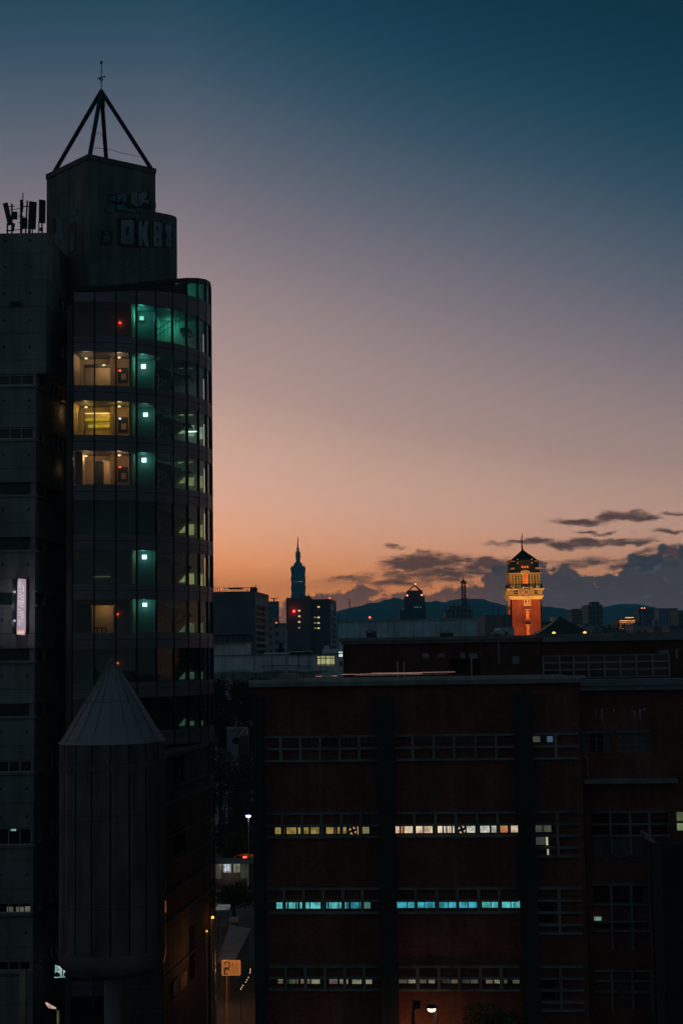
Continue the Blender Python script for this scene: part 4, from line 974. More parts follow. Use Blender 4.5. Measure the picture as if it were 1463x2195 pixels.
    b = MB(); b.box(f, -.02, f.len, -.62, .2, z(1468.8), z(1463)); b.box(f, -.02, f.len, -.3, .6, z(1462.8), z(1455.5)); obj('roof_flashing', b, BL, e)
right_wing()

def corrugated_pier():
    # square duct of corrugated sheet with a sloping cap
    Y = 75.; f = Fac(1380, Y, 1400, Y); e = empty('duct', f(.2, 0, 0), 'tall corrugated sheet duct with a sloping bluish cap at the right', 'duct')
    zt = f.uz(1382, 1800)[1]; b = MB(); w = f.len
    n = 12
    for i in range(n):
        u = w * i / n; b.box(f, u, u + w / n * .55, -.03 if i % 2 else 0, .4, 0, zt - .02 * i)
    b.box(f, 0, w, .05, 1.0, 0, zt - .3); obj('sheet', b, plain('dull corrugated sheet', (.10, .10, .10), .6, .2, .3), e)
    p = [f.uz(x, y) for x, y in ((1380, 1786), (1384, 1785), (1407, 1806), (1399, 1807), (1380, 1797))]
    obj('cap', MB().prism(f, p, -.1, 1.1), plain('blue grey cap', (.16, .21, .26), .5, .2, .2), e)
    u0, u1, z0, z1 = f.rect(1401, 1812, 1500, 2300, 1.)
    g = Fac(1402, 76.4, 1500, 76.4); zz = g.uz(1430, 1812)[1]
    obj('annex_building', MB().box(g, 0, g.len, 0, 1.9, 0, zz), PIERM, label='very dark low block in the lower right corner behind the duct', cat='building')
corrugated_pier()

def back_building():
    f = Fac(735, 106., 1164, 105.2); e = empty('brick_building', (f.a.x, f.a.y, 0), 'brown brick building behind the nearer brick roof, grey coping and a long glazed grid', 'building', rz=math.atan2(f.t.y, f.t.x))
    zt = f.uz(900, 1379)[1]; zc = f.uz(900, 1365.5)[1]
    h1 = f.rect(964, 1413, 1028, 1445)
    b = MB(); b.wall(f, 0, f.len, 0, zt, [h1], .5, 16); obj('wall', b, BRICKB, e)
    b = MB(); b.box(f, -.15, f.len, -.25, 16.1, zt, zc - .25); b.box(f, -.3, f.len, -.4, .2, zc - .25, zc); obj('coping', b, CONC2, e)
    ST = plain('pale render patch', (.24, .25, .26), .9, 0, .4, 2.)
    for (x0, x1, y0, y1) in ((905, 919, 1400, 1411), (938, 952, 1401, 1410), (986, 996, 1399, 1412), (1005, 1022, 1400, 1412), (1097, 1112, 1407, 1423), (1066, 1071, 1372, 1424)):
        u0, u1, z0, z1 = f.rect(x0, y0, x1, y1); obj('render_patch', MB().box(f, u0, u1, -.05, 0, z0, z1), ST if x0 != 1066 else CONC2, e)
    for x in (852, 866, 1010): u, z = f.uz(x, 1440); obj('downpipe', MB().tube([f(u, -.08, z - 2), f(u, -.08, f.uz(x, 1418 if x < 900 else 1410)[1])], .07), TRIM, e)
    g = Fac(1162.5, 105., 1500, 104.6); z2 = g.uz(1300, 1374)[1]
    h2 = g.rect(1163.5, 1404, 1433, 1452); h2 = (.02, h2[1], h2[2], h2[3])
    b = MB(); b.wall(g, 0, g.len, 0, z2, [h2], .5, 16); obj('wall', b, BRICKB, e)
    BL = plain('blue grey fascia', (.20, .25, .28), .6, .1, .35, .6)
    b = MB(); b.box(g, 0, g.len, -.35, 16, z2, g.uz(1300, 1364)[1]); obj('fascia', b, BL, e)
    b = MB(); b.box(g, 0, g.len, -.2, 16.1, g.uz(1300, 1364)[1], g.uz(1300, 1357.5)[1]); obj('coping', b, CONC2, e)
    fr = MB(); zs = [h2[2], h2[2] + (h2[3] - h2[2]) * .36, h2[2] + (h2[3] - h2[2]) * .68, h2[3]]
    for z in zs: fr.box(g, h2[0], h2[1], .0, .12, z - .05, z + .05)
    us = [g.uz(x, 1428)[0] for x in (1163.5, 1199, 1229, 1261, 1295, 1329, 1363, 1398, 1433)]
    for u in us: fr.box(g, u - .06, u + .06, -.02, .12, h2[2], h2[3])
    o = obj('window', fr, plain('pale window frame', (.26, .30, .31), .5, .2, .2), e)
    for a, b_ in zip(us, us[1:]):
        for c, d in zip(zs, zs[1:]): obj('pane', MB().box(g, a + .06, b_ - .06, .2, .22, c + .05, d - .05), GLASSD if random.random() < .8 else plain('reflecting glass', (.05, .055, .06), .25), o)
    q = g.rect(1410, 1393, 1432, 1400); obj('render_patch', MB().box(g, q[0], q[1], -.05, 0, q[2], q[3]), ST, e)
    q = g.rect(1447, 1391, 1452, 1412); obj('render_patch', MB().box(g, q[0], q[1], -.05, 0, q[2], q[3]), ST, e)
    # mushroom ventilators behind the coping
    for (x, y, t) in ((791.5, 1350.5, 'left of the pair near the roof lamp'), (799.5, 1347.5, 'taller right one of the pair near the roof lamp'), (949, 1351.5, 'left of the middle pair'), (964, 1351.5, 'right of the middle pair'), (1066, 1354, 'wide one left of the brick tower')):
        d = 6.; u, z = f.uz(x, y, d); r = .42 if x < 1000 else .6
        v = empty('roof_ventilator', f(u, d, zc - .3), 'pale mushroom roof ventilator, ' + t, 'ventilator', 'mushroom ventilators on the back roof')
        obj('pipe', MB().lathe(f(u, d, 0), [(.26, zt), (.26, z - .18)], 12), CONCD, v)
        obj('hood', MB().lathe(f(u, d, z - .22), [(r, 0), (r, .06), (r * .75, .22), (0, .34)], 14), TRIM, v, smooth_=True)
back_building()

# ================================================================ pale school block left of centre
def pale_block():
    Y = 246.; f = Fac(440, Y, 736, Y); e = empty('pale_building', f(8, 0, 0), 'pale low building in the middle distance with a roof trellis and one lit window', 'building')
    WP = streaked('grey white render', (.56, .63, .67), var=.3)
    U = lambda x: f.uz(x, 1400)[0]; Z = lambda y: f.uz(600, y)[1]
    hw = f.rect(679, 1406.5, 717, 1426); h2 = f.rect(725.5, 1397, 734, 1408)
    b = MB(); b.wall(f, 0, f.len, 0, Z(1403), [hw], .3, 20)
    b.box(f, U(440), U(528), .3, 12, Z(1403), Z(1377)); b.box(f, U(690), U(735), .5, 12, Z(1403), Z(1393)); b.box(f, U(565), U(626), 1, 10, Z(1403), Z(1399)); b.box(f, U(618), U(668), 2, 8, Z(1403), Z(1397)); obj('wall', b, WP, e)
    b = MB(); b.box(f, U(440), U(532), -.2, 12, Z(1377), Z(1374.5)); b.box(f, 0, f.len, -.25, .1, Z(1404.2), Z(1402.2)); obj('coping', b, CONC2, e)
    t = MB()
    for y in (1374, 1371, 1367.5, 1364.3): 
        for d in (0, ): t.box(f, U(440), U(538), d, d + .12, Z(y) - .045, Z(y) + .045)
    t.box(f, U(440), U(538.5), -.3, 8, Z(1360.5) - .07, Z(1360.5) + .12)
    for x in (455, 466, 477, 489, 501, 513, 525, 537): t.box(f, U(x) - .06, U(x) + .06, 0, .1, Z(1375), Z(1360.5))
    for x in (477, 537): t.box(f, U(x) - .06, U(x) + .06, 7.8, 7.9, Z(1375), Z(1360.5))
    obj('roof_trellis', t, DARKM, e)
    fr = MB(); k = .06
    for x in (679, 697.5, 717): fr.box(f, U(x) - k, U(x) + k, .05, .15, hw[2], hw[3])
    for y in (1406.5, 1412.5, 1426): fr.box(f, hw[0], hw[1], .05, .15, Z(y) - k, Z(y) + k)
    for x in (687, 707): fr.box(f, U(x) - .03, U(x) + .03, .07, .14, hw[2], hw[3])
    o = obj('window', fr, DARKM, e); LW = lit('yellow green lit classroom', (.42, .42, .20), .85, .3, 1.5)
    for x0, x1 in ((679, 697.5), (697.5, 717)):
        for y0, y1 in ((1406.5, 1412.5), (1412.5, 1426)): q = f.rect(x0 + .3, y0 + .2, x1 - .3, y1 - .2); obj('pane', MB().box(f, q[0], q[1], .2, .22, q[2], q[3]), LW, o)
    fr = MB(); fr.box(f, h2[0] - .06, h2[1] + .06, -.08, 0, h2[2] - .06, h2[3] + .06); fo = obj('window', fr, TRIM, e)
    for a in (0, .5): obj('pane', MB().box(f, h2[0] + (h2[1] - h2[0]) * a + .03, h2[0] + (h2[1] - h2[0]) * (a + .5) - .03, -.11, -.09, h2[2], h2[3]), lit('bright blue white pane', (.75, .95, .90), .85), fo)
    q = f.rect(728, 1418, 733, 1427, -.05); obj('vent', MB().box(f, q[0], q[1], -.1, 0, q[2], q[3]), GLASSD, e)
    q = f.rect(620, 1398, 670, 1403.5, -.05); obj('dark_canopy', MB().box(f, q[0], q[1], -.5, 0, q[2], q[3]), DARKM, e)
    q = f.rect(656, 1392.5, 661, 1398, 2); obj('chimney', MB().box(f, q[0], q[1], 2, 3, q[2], q[3]), TRIM, e)
    q = f.rect(694, 1384, 705, 1390, 4); obj('plant_room', MB().box(f, q[0], q[1], 4, 7, q[2] - .4, q[3]), WP, e)
    for x in (545, 582, 612, 640, 662, 686): u = U(x); obj('downpipe', MB().box(f, u - .05, u + .05, -.4, -.3, Z(1443), Z(1402 if x != 686 else 1392)), DARKM, e)
    m = MB(); m.tube([f(U(560), -.35, Z(1428)), f(U(600), -.35, Z(1426.5)), f(U(662), -.35, Z(1429))], .06, 5); obj('cable', m, DARKM, e)
    # scalloped fabric canopy in front of the wall
    c = MB(); n = 90; x0, x1 = U(452), U(700); vs = []
    for i in range(n + 1):
        u = x0 + (x1 - x0) * i / n; ph = (u - x0) / 2.6
        s = abs(math.sin(ph)) ** .8
        vs += [f(u, -3.5, Z(1441.5) + s * .42), f(u, -1.5, Z(1438) + s * .3), f(u, -.45, Z(1436) + s * .1)]
    c.add(vs, [(3 * i + j, 3 * (i + 1) + j, 3 * (i + 1) + j + 1, 3 * i + j + 1) for i in range(n) for j in (0, 1)])
    p = MB()
    for i in range(0, 6): u = x0 + (x1 - x0) * i / 5; p.tube([f(u, -3.4, 0), f(u, -3.4, Z(1441.5))], .08, 6)
    v = empty('canopy', f(x0 + 5, -2, 0), 'pale wavy canopy along the foot of the pale building above the treetops', 'canopy'); obj('roof_sheet', c, plain('pale canopy sheet', (.36, .42, .44), .7, 0, .2), v, smooth_=True)
    for i in range(6): u = x0 + (x1 - x0) * i / 5; obj('post', MB().tube([f(u, -3.4, 0), f(u, -3.4, Z(1441))], .08, 6), DARKM, v)
pale_block()
u = at(733, 1405, 168); f_ = Fac(733, 168, 738, 168)
obj('flagpole', MB().box(ident, at(611, 1405, 240).x, at(611, 1405, 240).x + .35, 240, 240.4, 0, at(611, 1349, 240).z), TRIM, label='pale slender post standing before the office block with the red lamp', cat='post')

# ================================================================ trees
def tree(px, ytop, Y, rx, h, n, label, mat=None, leaf=.22, group=None, trunk=True):
    t = at(px, ytop, Y); e = empty('tree', (t.x, t.y, 0), label, 'tree', group); rz_ = h / 2; zc = t.z - rz_
    lobes = []
    for i in range(16):
        a = random.random() * 6.28; r = rx * random.uniform(.2, .75); z = zc + rz_ * random.uniform(-.7, .72)
        k = math.sqrt(max(.05, 1 - ((z - zc) / rz_) ** 2)); lobes.append((t.x + r * math.cos(a) * k, t.y + r * math.sin(a) * k, z, rx * random.uniform(.26, .46)))
    lobes.append((t.x, t.y, t.z - rx * .4, rx * .4))
    tm = MB(); tm.tube([(t.x, t.y, 0), (t.x + .2, t.y, (zc - rz_) * .6), (t.x, t.y, zc)], .32, 7, .14)
    for l in lobes[:8]: tm.tube([(t.x, t.y, zc - rz_ * .6), ((t.x + l[0]) / 2, (t.y + l[1]) / 2, (zc - rz_ * .4 + l[2]) / 2), l[:3]], .12, 5, .03)
    obj('trunk', tm, BARK, e)
    mb = MB()
    for i in range(n):
        l = random.choice(lobes); a, b = random.random() * 6.28, math.acos(random.uniform(-1, 1)); r = l[3] * random.random() ** .33 * random.choice((1, 1, 1, 1.25))
        c = Vector((l[0] + r * math.sin(b) * math.cos(a), l[1] + r * math.sin(b) * math.sin(a), l[2] + r * math.cos(b) * .8))
        d = Vector((random.gauss(0, 1), random.gauss(0, 1), random.gauss(0, 1))).normalized() * leaf; s = d.cross(Vector((random.gauss(0, 1), random.gauss(0, 1), random.gauss(0, 1)))).normalized() * leaf * .4
        mb.add([c - d, c + s, c + d, c - s], [(0, 1, 2, 3)])
    obj('crown', mb, mat or LEAFD, e)
G_ = 'dark trees filling the gap between the two near buildings'
tree(468, 1446, 230, 4.6, 14, 5200, 'broad dark treetop touching the glass tower just under the pale canopy', leaf=.32, group=G_)
tree(512, 1448, 233, 5.0, 14, 5200, 'broad dark treetop under the middle of the pale wavy canopy', leaf=.32, group=G_)
tree(556, 1447, 229, 5.0, 14, 5200, 'broad dark treetop meeting the left corner of the brick roof', leaf=.32, group=G_)
tree(476, 1600, 214, 4.4, 18.5, 5200, 'dark tree at the foot of the white house, nearest the glass tower', leaf=.3, group=G_)
tree(526, 1612, 216, 5.0, 18, 5200, 'dark tree below the white house beside the blue white street lamp', leaf=.3, group=G_)
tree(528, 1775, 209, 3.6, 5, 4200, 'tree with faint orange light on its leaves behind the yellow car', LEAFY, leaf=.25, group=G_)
tree(498, 1903, 166, 3.6, 2.6, 3600, 'low dark shrubs between the guard hut and the ribbed shed roof', leaf=.16, group=G_)
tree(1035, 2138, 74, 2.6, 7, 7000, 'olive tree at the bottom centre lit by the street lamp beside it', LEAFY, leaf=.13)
tree(1090, 2160, 75, 2.0, 5, 4000, 'darker low tree right of the lamplit olive tree', LEAFD, leaf=.13)

# ================================================================ things in the gap
def rooftop_house():
    Y = 226.; f = Fac(483, Y, 531, Y); e = empty('white_house', f(1, 0, 0), 'small pale house end with a dark round hole and a sloping white rail', 'house')
    z0, z1 = 0, f.uz(505, 1563)[1]
    b = MB(); b.box(f, .1, f.len - .1, 0, 6, z0, z1); obj('wall', b, streaked('pale blue grey render', (.20, .26, .28)), e)
    b = MB(); b.box(f, -.05, f.len * .82, -.15, 6.1, z1, z1 + .25); obj('roof', b, TRIM, e)
    u, z = f.uz(505, 1588); r = .55
    obj('round_opening', MB().add([f(u + r * math.cos(i * .3142), -.01, z + r * math.sin(i * .3142)) for i in range(20)], [tuple(range(20))]), GLASSD, e)
    p = [f.uz(x, y) for x, y in ((511, 1580), (524, 1562), (530.5, 1558.5), (530.5, 1574))]
    m = MB()
    for a, c in zip(p, p[1:]): m.bar(f(a[0], -.4, a[1]), f(c[0], -.4, c[1]), .12)
    obj('stair_rail', m, WHITEP, e)
    q = f.rect(511, 1578, 531, 1612, -.3); obj('brown_annex', MB().box(f, q[0], q[1], -.35, 0, 0, q[3]), plain('brown wall', (.08, .06, .055)), e)
rooftop_house()

def street_lamp(px, py, Y, label, col, power, arm=(0, 0), strength=8., rad=.14, head=.16, group=None, warm=None):
    t = at(px, py, Y); e = empty('street_lamp', (t.x + arm[0], t.y + .3, 0), label, 'street lamp', group)
    obj('pole', MB().tube([(t.x + arm[0], t.y + .3, 0), (t.x + arm[0], t.y + .3, t.z + .15), (t.x, t.y, t.z + head + .02)], .07, 8, .04), GREYM, e)
    obj('lamp_head', MB().lathe((t.x, t.y, t.z), [(head * 1.4, head * .6), (head * .9, head * 1.1), (0, head * 1.3)], 12), DARKM, e)
    obj('bulb', MB().lathe((t.x, t.y, t.z - head * .5), [(0, 0), (head * .8, head * .3), (head, head * .8), (0, head * 1.1)], 12), lit('lamp glass', col, strength, 0), e)
    if power: lamp('street_light', (t.x, t.y - .05, t.z - head - .1), power, col, rad)
    return e
street_lamp(532, 1750.5, 188., 'blue white street lamp glowing alone among the dark trees', (.45, .62, 1.), 16, head=.34, strength=8)

def guard_hut():
    Y = 187.; f = Fac(459, Y, 536, Y); e = empty('guard_hut', f(2, 0, 0), 'small guard hut with curtained glowing windows seen in the gap', 'hut')
    U = lambda x: f.uz(x, 1870)[0]; Z = lambda y: f.uz(497, y)[1]
    DK = plain('brown panelling', (.09, .06, .05)); hs = [f.rect(477, 1852, 496, 1871), f.rect(499, 1851, 515, 1871)]
    b = MB(); b.wall(f, 0, f.len, 0, Z(1851), hs, .1, 3.5); obj('wall', b, DK, e)
    b = MB(); b.box(f, -.3, f.len + .3, -.7, 3.8, Z(1851), Z(1848.6)); obj('roof', b, CONCD, e)
    for i, h in enumerate(hs):
        q = MB(); q.box(f, h[0], h[0] + .06, -.03, .06, h[2], h[3]); q.box(f, (h[0] + h[1]) / 2 - .03, (h[0] + h[1]) / 2 + .03, -.03, .06, h[2], h[3]); q.box(f, h[1] - .06, h[1], -.03, .06, h[2], h[3]); o = obj('window', q, DARKM, e)
        obj('pane', MB().box(f, h[0], h[1], .1, .12, h[2], h[3]), lit('curtained hut window', (.20, .21, .16) if i else (.34, .34, .34), .7, .5, 2.5), o)
        if not i: obj('bright_pane', MB().box(f, U(481.5), U(491), .05, .08, Z(1867.5), Z(1852.5)), lit('bright screen in the hut', (.60, .66, .80), .9, .2), o)
    for x0, x1 in ((459, 474), (516, 531)): obj('side_panel', MB().box(f, U(x0), U(x1), -.06, 0, Z(1884), Z(1851)), plain('pale corrugated panel', (.30, .31, .26), .7, 0, .35, 3.), e)
    obj('corner_post', MB().box(f, U(529.5), U(533.5), -.15, 0, 0, Z(1853)), TRIM, e)
    obj('step', MB().box(f, -.3, f.len + .3, -1.6, 0, .0, .25), CONC2, e)
    lamp('hut_light', f(2, -1.5, 2.4), 22, (1, .92, .75), .1); lamp('hut_light', f(f.len * .25, -.35, Z(1853)), 9, (.95, .97, 1), .1)
    for s, x in enumerate((513, 519)):
        p = empty('potted_plant', f(U(x), -.6, 0), 'spiky dark potted plant at the hut corner, %s one' % ('taller left' if not s else 'smaller right'), 'potted plant'); m = MB()
        for k in range(14): a = k * .45; L_ = random.uniform(.7, 1.4) * (1 if not s else .7); m.tube([f(U(x), -.6, .3), f(U(x) + .25 * L_ * math.cos(a), -.6 + .2 * math.sin(a), .3 + L_ * .7), f(U(x) + .6 * L_ * math.cos(a), -.6 + .4 * math.sin(a), .3 + L_)], .03, 4, .01)
        obj('leaves', m, LEAFD, p); obj('pot', MB().lathe(f(U(x), -.6, 0), [(.15, 0), (.22, .32), (.18, .32)], 10), CONCD, p)
guard_hut()

def yellow_car():
    # three-quarter rear view, partly behind the hut roof
    Y = 200.; f = Fac(490, Y + 1.2, 537, Y - .6); e = empty('car', f(1.6, 1, 0), 'yellow car with glowing red tail lights beyond the hut', 'car')
    base = f.uz(515, 1862)[1] ; Zz = lambda y: f.uz(515, y)[1]; L_ = f.len
    zb = 0.
    YC = plain('yellow car paint', (.55, .20, .02), .35, 0, .1, spec=.5)
    prof = [(0, zb + .3), (L_, zb + .3), (L_, Zz(1848)), (L_ * .97, Zz(1846)), (L_ * .82, Zz(1834.2)), (L_ * .3, Zz(1833.8)), (L_ * .13, Zz(1840)), (0, Zz(1845))]
    obj('body', MB().prism(f, prof, 0, 1.75), YC, e)
    gl = [(L_ * .92, Zz(1846)), (L_ * .80, Zz(1836.2)), (L_ * .33, Zz(1835.8)), (L_ * .17, Zz(1842.5)), (L_ * .1, Zz(1846.5))]
    obj('windscreen', MB().prism(f, gl, -.02, 1.77), GLASSD, e)
    for x in (.15, .85):
        o = obj('wheel', MB().tube([f(L_ * x, -.03, zb + .32), f(L_ * x, .25, zb + .32)], .33, 16), BLACKM, e)
    for (x, y) in ((488.5, 1845.6), (524.5, 1839.5)):
        u, z = f.uz(x, y, -.1); obj('tail_light', MB().lathe(f(u, -.15, z - .2), [(0, 0), (.22, .06), (.28, .2), (.22, .34), (0, .4)], 12), lit('red tail light', (1., .05, .03), 9, 0), e)
    u = L_ * .62; obj('antenna', MB().bar(f(u, .8, Zz(1834)), f(u, .8, Zz(1829.5)), .05), WHITEP, e)
    lamp('car_glow', f(L_ * .7, .8, Zz(1834) + 1.6), 22, (1, .40, .10), .1)
yellow_car()

def shed():
    e = None
    p = [at(492, 2003, 146), at(538, 2006, 143.5), at(497, 2058, 128), at(466, 2056, 130)]
    b = at(500, 1405, 137); e = empty('shed', (b.x, b.y, 0), 'low shed with a ribbed metal roof running back beside the lane', 'shed')
    z = 3.0
    for q in p: q.z = z
    p[0].z = p[1].z = 3.3
    m = MB(); n = 16
    for i in range(n):
        a0, a1 = i / n, (i + .82) / n
        A, B = p[3].lerp(p[0], a0), p[2].lerp(p[1], a0); C, D = p[2].lerp(p[1], a1), p[3].lerp(p[0], a1); up_ = Vector((0, 0, .09))
        m.add([A, B, C, D, A + up_, B + up_, C + up_, D + up_], [(4, 5, 6, 7), (0, 1, 5, 4), (2, 3, 7, 6), (1, 2, 6, 5), (3, 0, 4, 7)])
    lo = Vector((0, 0, -.02)); m.add([q + lo for q in (p[3], p[2], p[1], p[0])], [(0, 1, 2, 3)])
    obj('roof', m, plain('grey purple roof sheet', (.25, .21, .21), .6, .1, .25, 2.), e)
    w = MB(); w.plan([(p[3].x + .2, p[3].y + .2), (p[2].x - .2, p[2].y + .2), (p[1].x - .2, p[1].y - .2), (p[0].x + .2, p[0].y - .2)], 0, 2.95); obj('wall', w, plain('brown shed wall', (.10, .07, .06)), e)
    # white metal awning and round tank behind
    f = Fac(459, 152, 486, 152); zz = f.uz(472, 1951)[1]
    a = empty('awning', f(.6, 0, 0), 'short pale metal awning beside the tower above the ribbed roof', 'awning')
    obj('edge', MB().box(f, 0, f.len, -.1, 2, zz, zz + .22), lit('pale lit awning edge', (.10, .12, .12), .7), a); obj('sheet', MB().box(f, 0, f.len, .1, 2, zz - .9, zz), plain('teal tarp', (.10, .16, .17)), a); obj('post', MB().box(f, .1, .2, 1, 1.1, 0, zz - .9), DARKM, a)
    u = at(501, 1976, 149); t = empty('water_tank', (u.x, u.y, 0), 'pale round water tank on a stand behind the ribbed roof', 'water tank')
    obj('drum', MB().tube([(u.x - .45, u.y, u.z), (u.x - .35, u.y, u.z), (u.x + .4, u.y, u.z), (u.x + .5, u.y, u.z)], .46, 14), plain('pale tank plastic', (.34, .33, .30), .5), t)
    obj('stand', MB().box(ident, u.x - .35, u.x + .35, u.y - .3, u.y + .3, 0, u.z - .44), CONCD, t)
    v = at(482, 1992, 148); obj('crate', MB().box(ident, v.x - .3, v.x + .35, v.y - .3, v.y + .3, v.z - .5, v.z + .22).box(ident, v.x - .34, v.x + .39, v.y - .34, v.y + .34, v.z + .22, v.z + .28).box(ident, v.x - .25, v.x + .3, v.y - .25, v.y + .25, 0, v.z - .5), plain('brown crate', (.22, .13, .08)), label='brown box on a stand left of the round tank', cat='box')
shed()

def sign():
    Y = 118.; f = Fac(474, Y, 516.5, Y); e = empty('parking_sign', f(f.len / 2, .1, 0), 'rounded sign board with a dark blue P shaped mark beside the lane', 'sign')
    U = lambda x: f.uz(x, 2075)[0]; Z = lambda y: f.uz(495, y)[1]
    def rr(u0, u1, z0, z1, r, d0, d1, mat, name, par):
        pts = []
        for (cu, cz, a) in ((u1 - r, z1 - r, 0), (u0 + r, z1 - r, 90), (u0 + r, z0 + r, 180), (u1 - r, z0 + r, 270)):
            for k in range(0, 91, 18): pts.append((cu + r * math.cos(R(a + k)), cz + r * math.sin(R(a + k))))
        return obj(name, MB().prism(f, pts, d0, d1), mat, par)
    u0, u1, z0, z1 = U(474.5), U(515.5), Z(2092), Z(2059)
    BD = plain('sign board', (.62, .50, .42), .6, 0, .08, 1.); rr(u0, u1, z0, z1, .09, 0, .1, plain('sign rim', (.72, .58, .48), .5, 0, .05), 'rim', e)
    rr(u0 + .06, u1 - .06, z0 + .06, z1 - .06, .05, -.01, 0, BD, 'board', e)
    BLU = plain('dark blue sign paint', (.04, .07, .13), .5, 0, .1)
    # the mark: a curl, a stem and a foot
    cu, cz = U(485.5), Z(2069.5)
    m = MB(); pts = [(cu + r * math.cos(R(a)), cz + r * 1.1 * math.sin(R(a))) for a, r in ((150, .19), (120, .22), (90, .24), (60, .25), (30, .26), (0, .26), (-30, .25), (-60, .23), (-90, .2))]
    for a, c in zip(pts, pts[1:]): m.bar(f(a[0], -.03, a[1]), f(c[0], -.03, c[1]), .03, .085)
    m.box(f, cu - .22, cu + .1, -.035, -.015, cz - .3, cz - .16); m.box(f, cu - .22, cu - .1, -.036, -.014, cz - .68, cz - .3); m.box(f, cu - .22, cu + .08, -.034, -.016, cz - .74, cz - .66); m.box(f, cu - .2, cu - .12, -.036, -.014, cz + .05, cz + .14)
    m.prism(f, [(cu - .12, cz - .2), (cu + .2, cz - .22), (cu + .3, cz - .5), (cu + .22, cz - .45), (cu + .12, cz - .33), (cu - .1, cz - .42)], -.033, -.017)
    obj('emblem', m, BLU, e)
    BR = plain('brown lettering', (.22, .10, .06), .6)
    for i, (ch, x, y) in enumerate((('歡', 499, 2068), ('迎', 506.5, 2068), ('停', 499, 2075), ('車', 506.5, 2075))): obj('character', MB().text(f, ch, U(x), Z(y), .2, -.02, -.02), BR, e)
    obj('lettering', MB().text(f, 'PARKING', U(503), Z(2081.7), .085, -.02, -.02, sx=1.05), BR, e); obj('rule', MB().box(f, U(496), U(509.5), -.02, -.01, Z(2085.6), Z(2084.9)), BR, e)
    obj('post', MB().box(f, U(484.5), U(486), .1, .2, 0, Z(2090)), plain('post paint', (.3, .2, .14)), e)
sign()

def glints():
    f = Fac(512, 122, 540, 128)
    pts = [(536, 2078), (536, 2082), (535.3, 2086), (534, 2090), (532, 2096), (529, 2101), (526.5, 2105.5), (523.5, 2109), (520.5, 2113), (518, 2117), (516, 2121)]
    e = empty('glint_string', f(1, 0, 0), 'slanting line of tiny orange glints right of the sign', 'string lights')
    P = [f(*(lambda q: (q[0], -.05, q[1]))(f.uz(x, y, -.05))) for x, y in pts]
    obj('cable', MB().tube(P, .012, 4), DARKM, e)
    for i, p in enumerate(P):
        if i in (3, 7): continue
        obj('bulb', MB().lathe(p - Vector((0, 0, .05)), [(0, 0), (.05, .03), (.05, .07), (0, .1)], 8), lit('small amber glint', (1., .50, .25), 1.1, 0), e)  # glints drawn as small glowing beads strung on a cable
    obj('post', MB().bar((P[-1].x, P[-1].y, 0), P[-1], .05), DARKM, e); obj('post', MB().bar((P[0].x, P[0].y, 0), P[0] + Vector((0, 0, .2)), .05), DARKM, e)
glints()
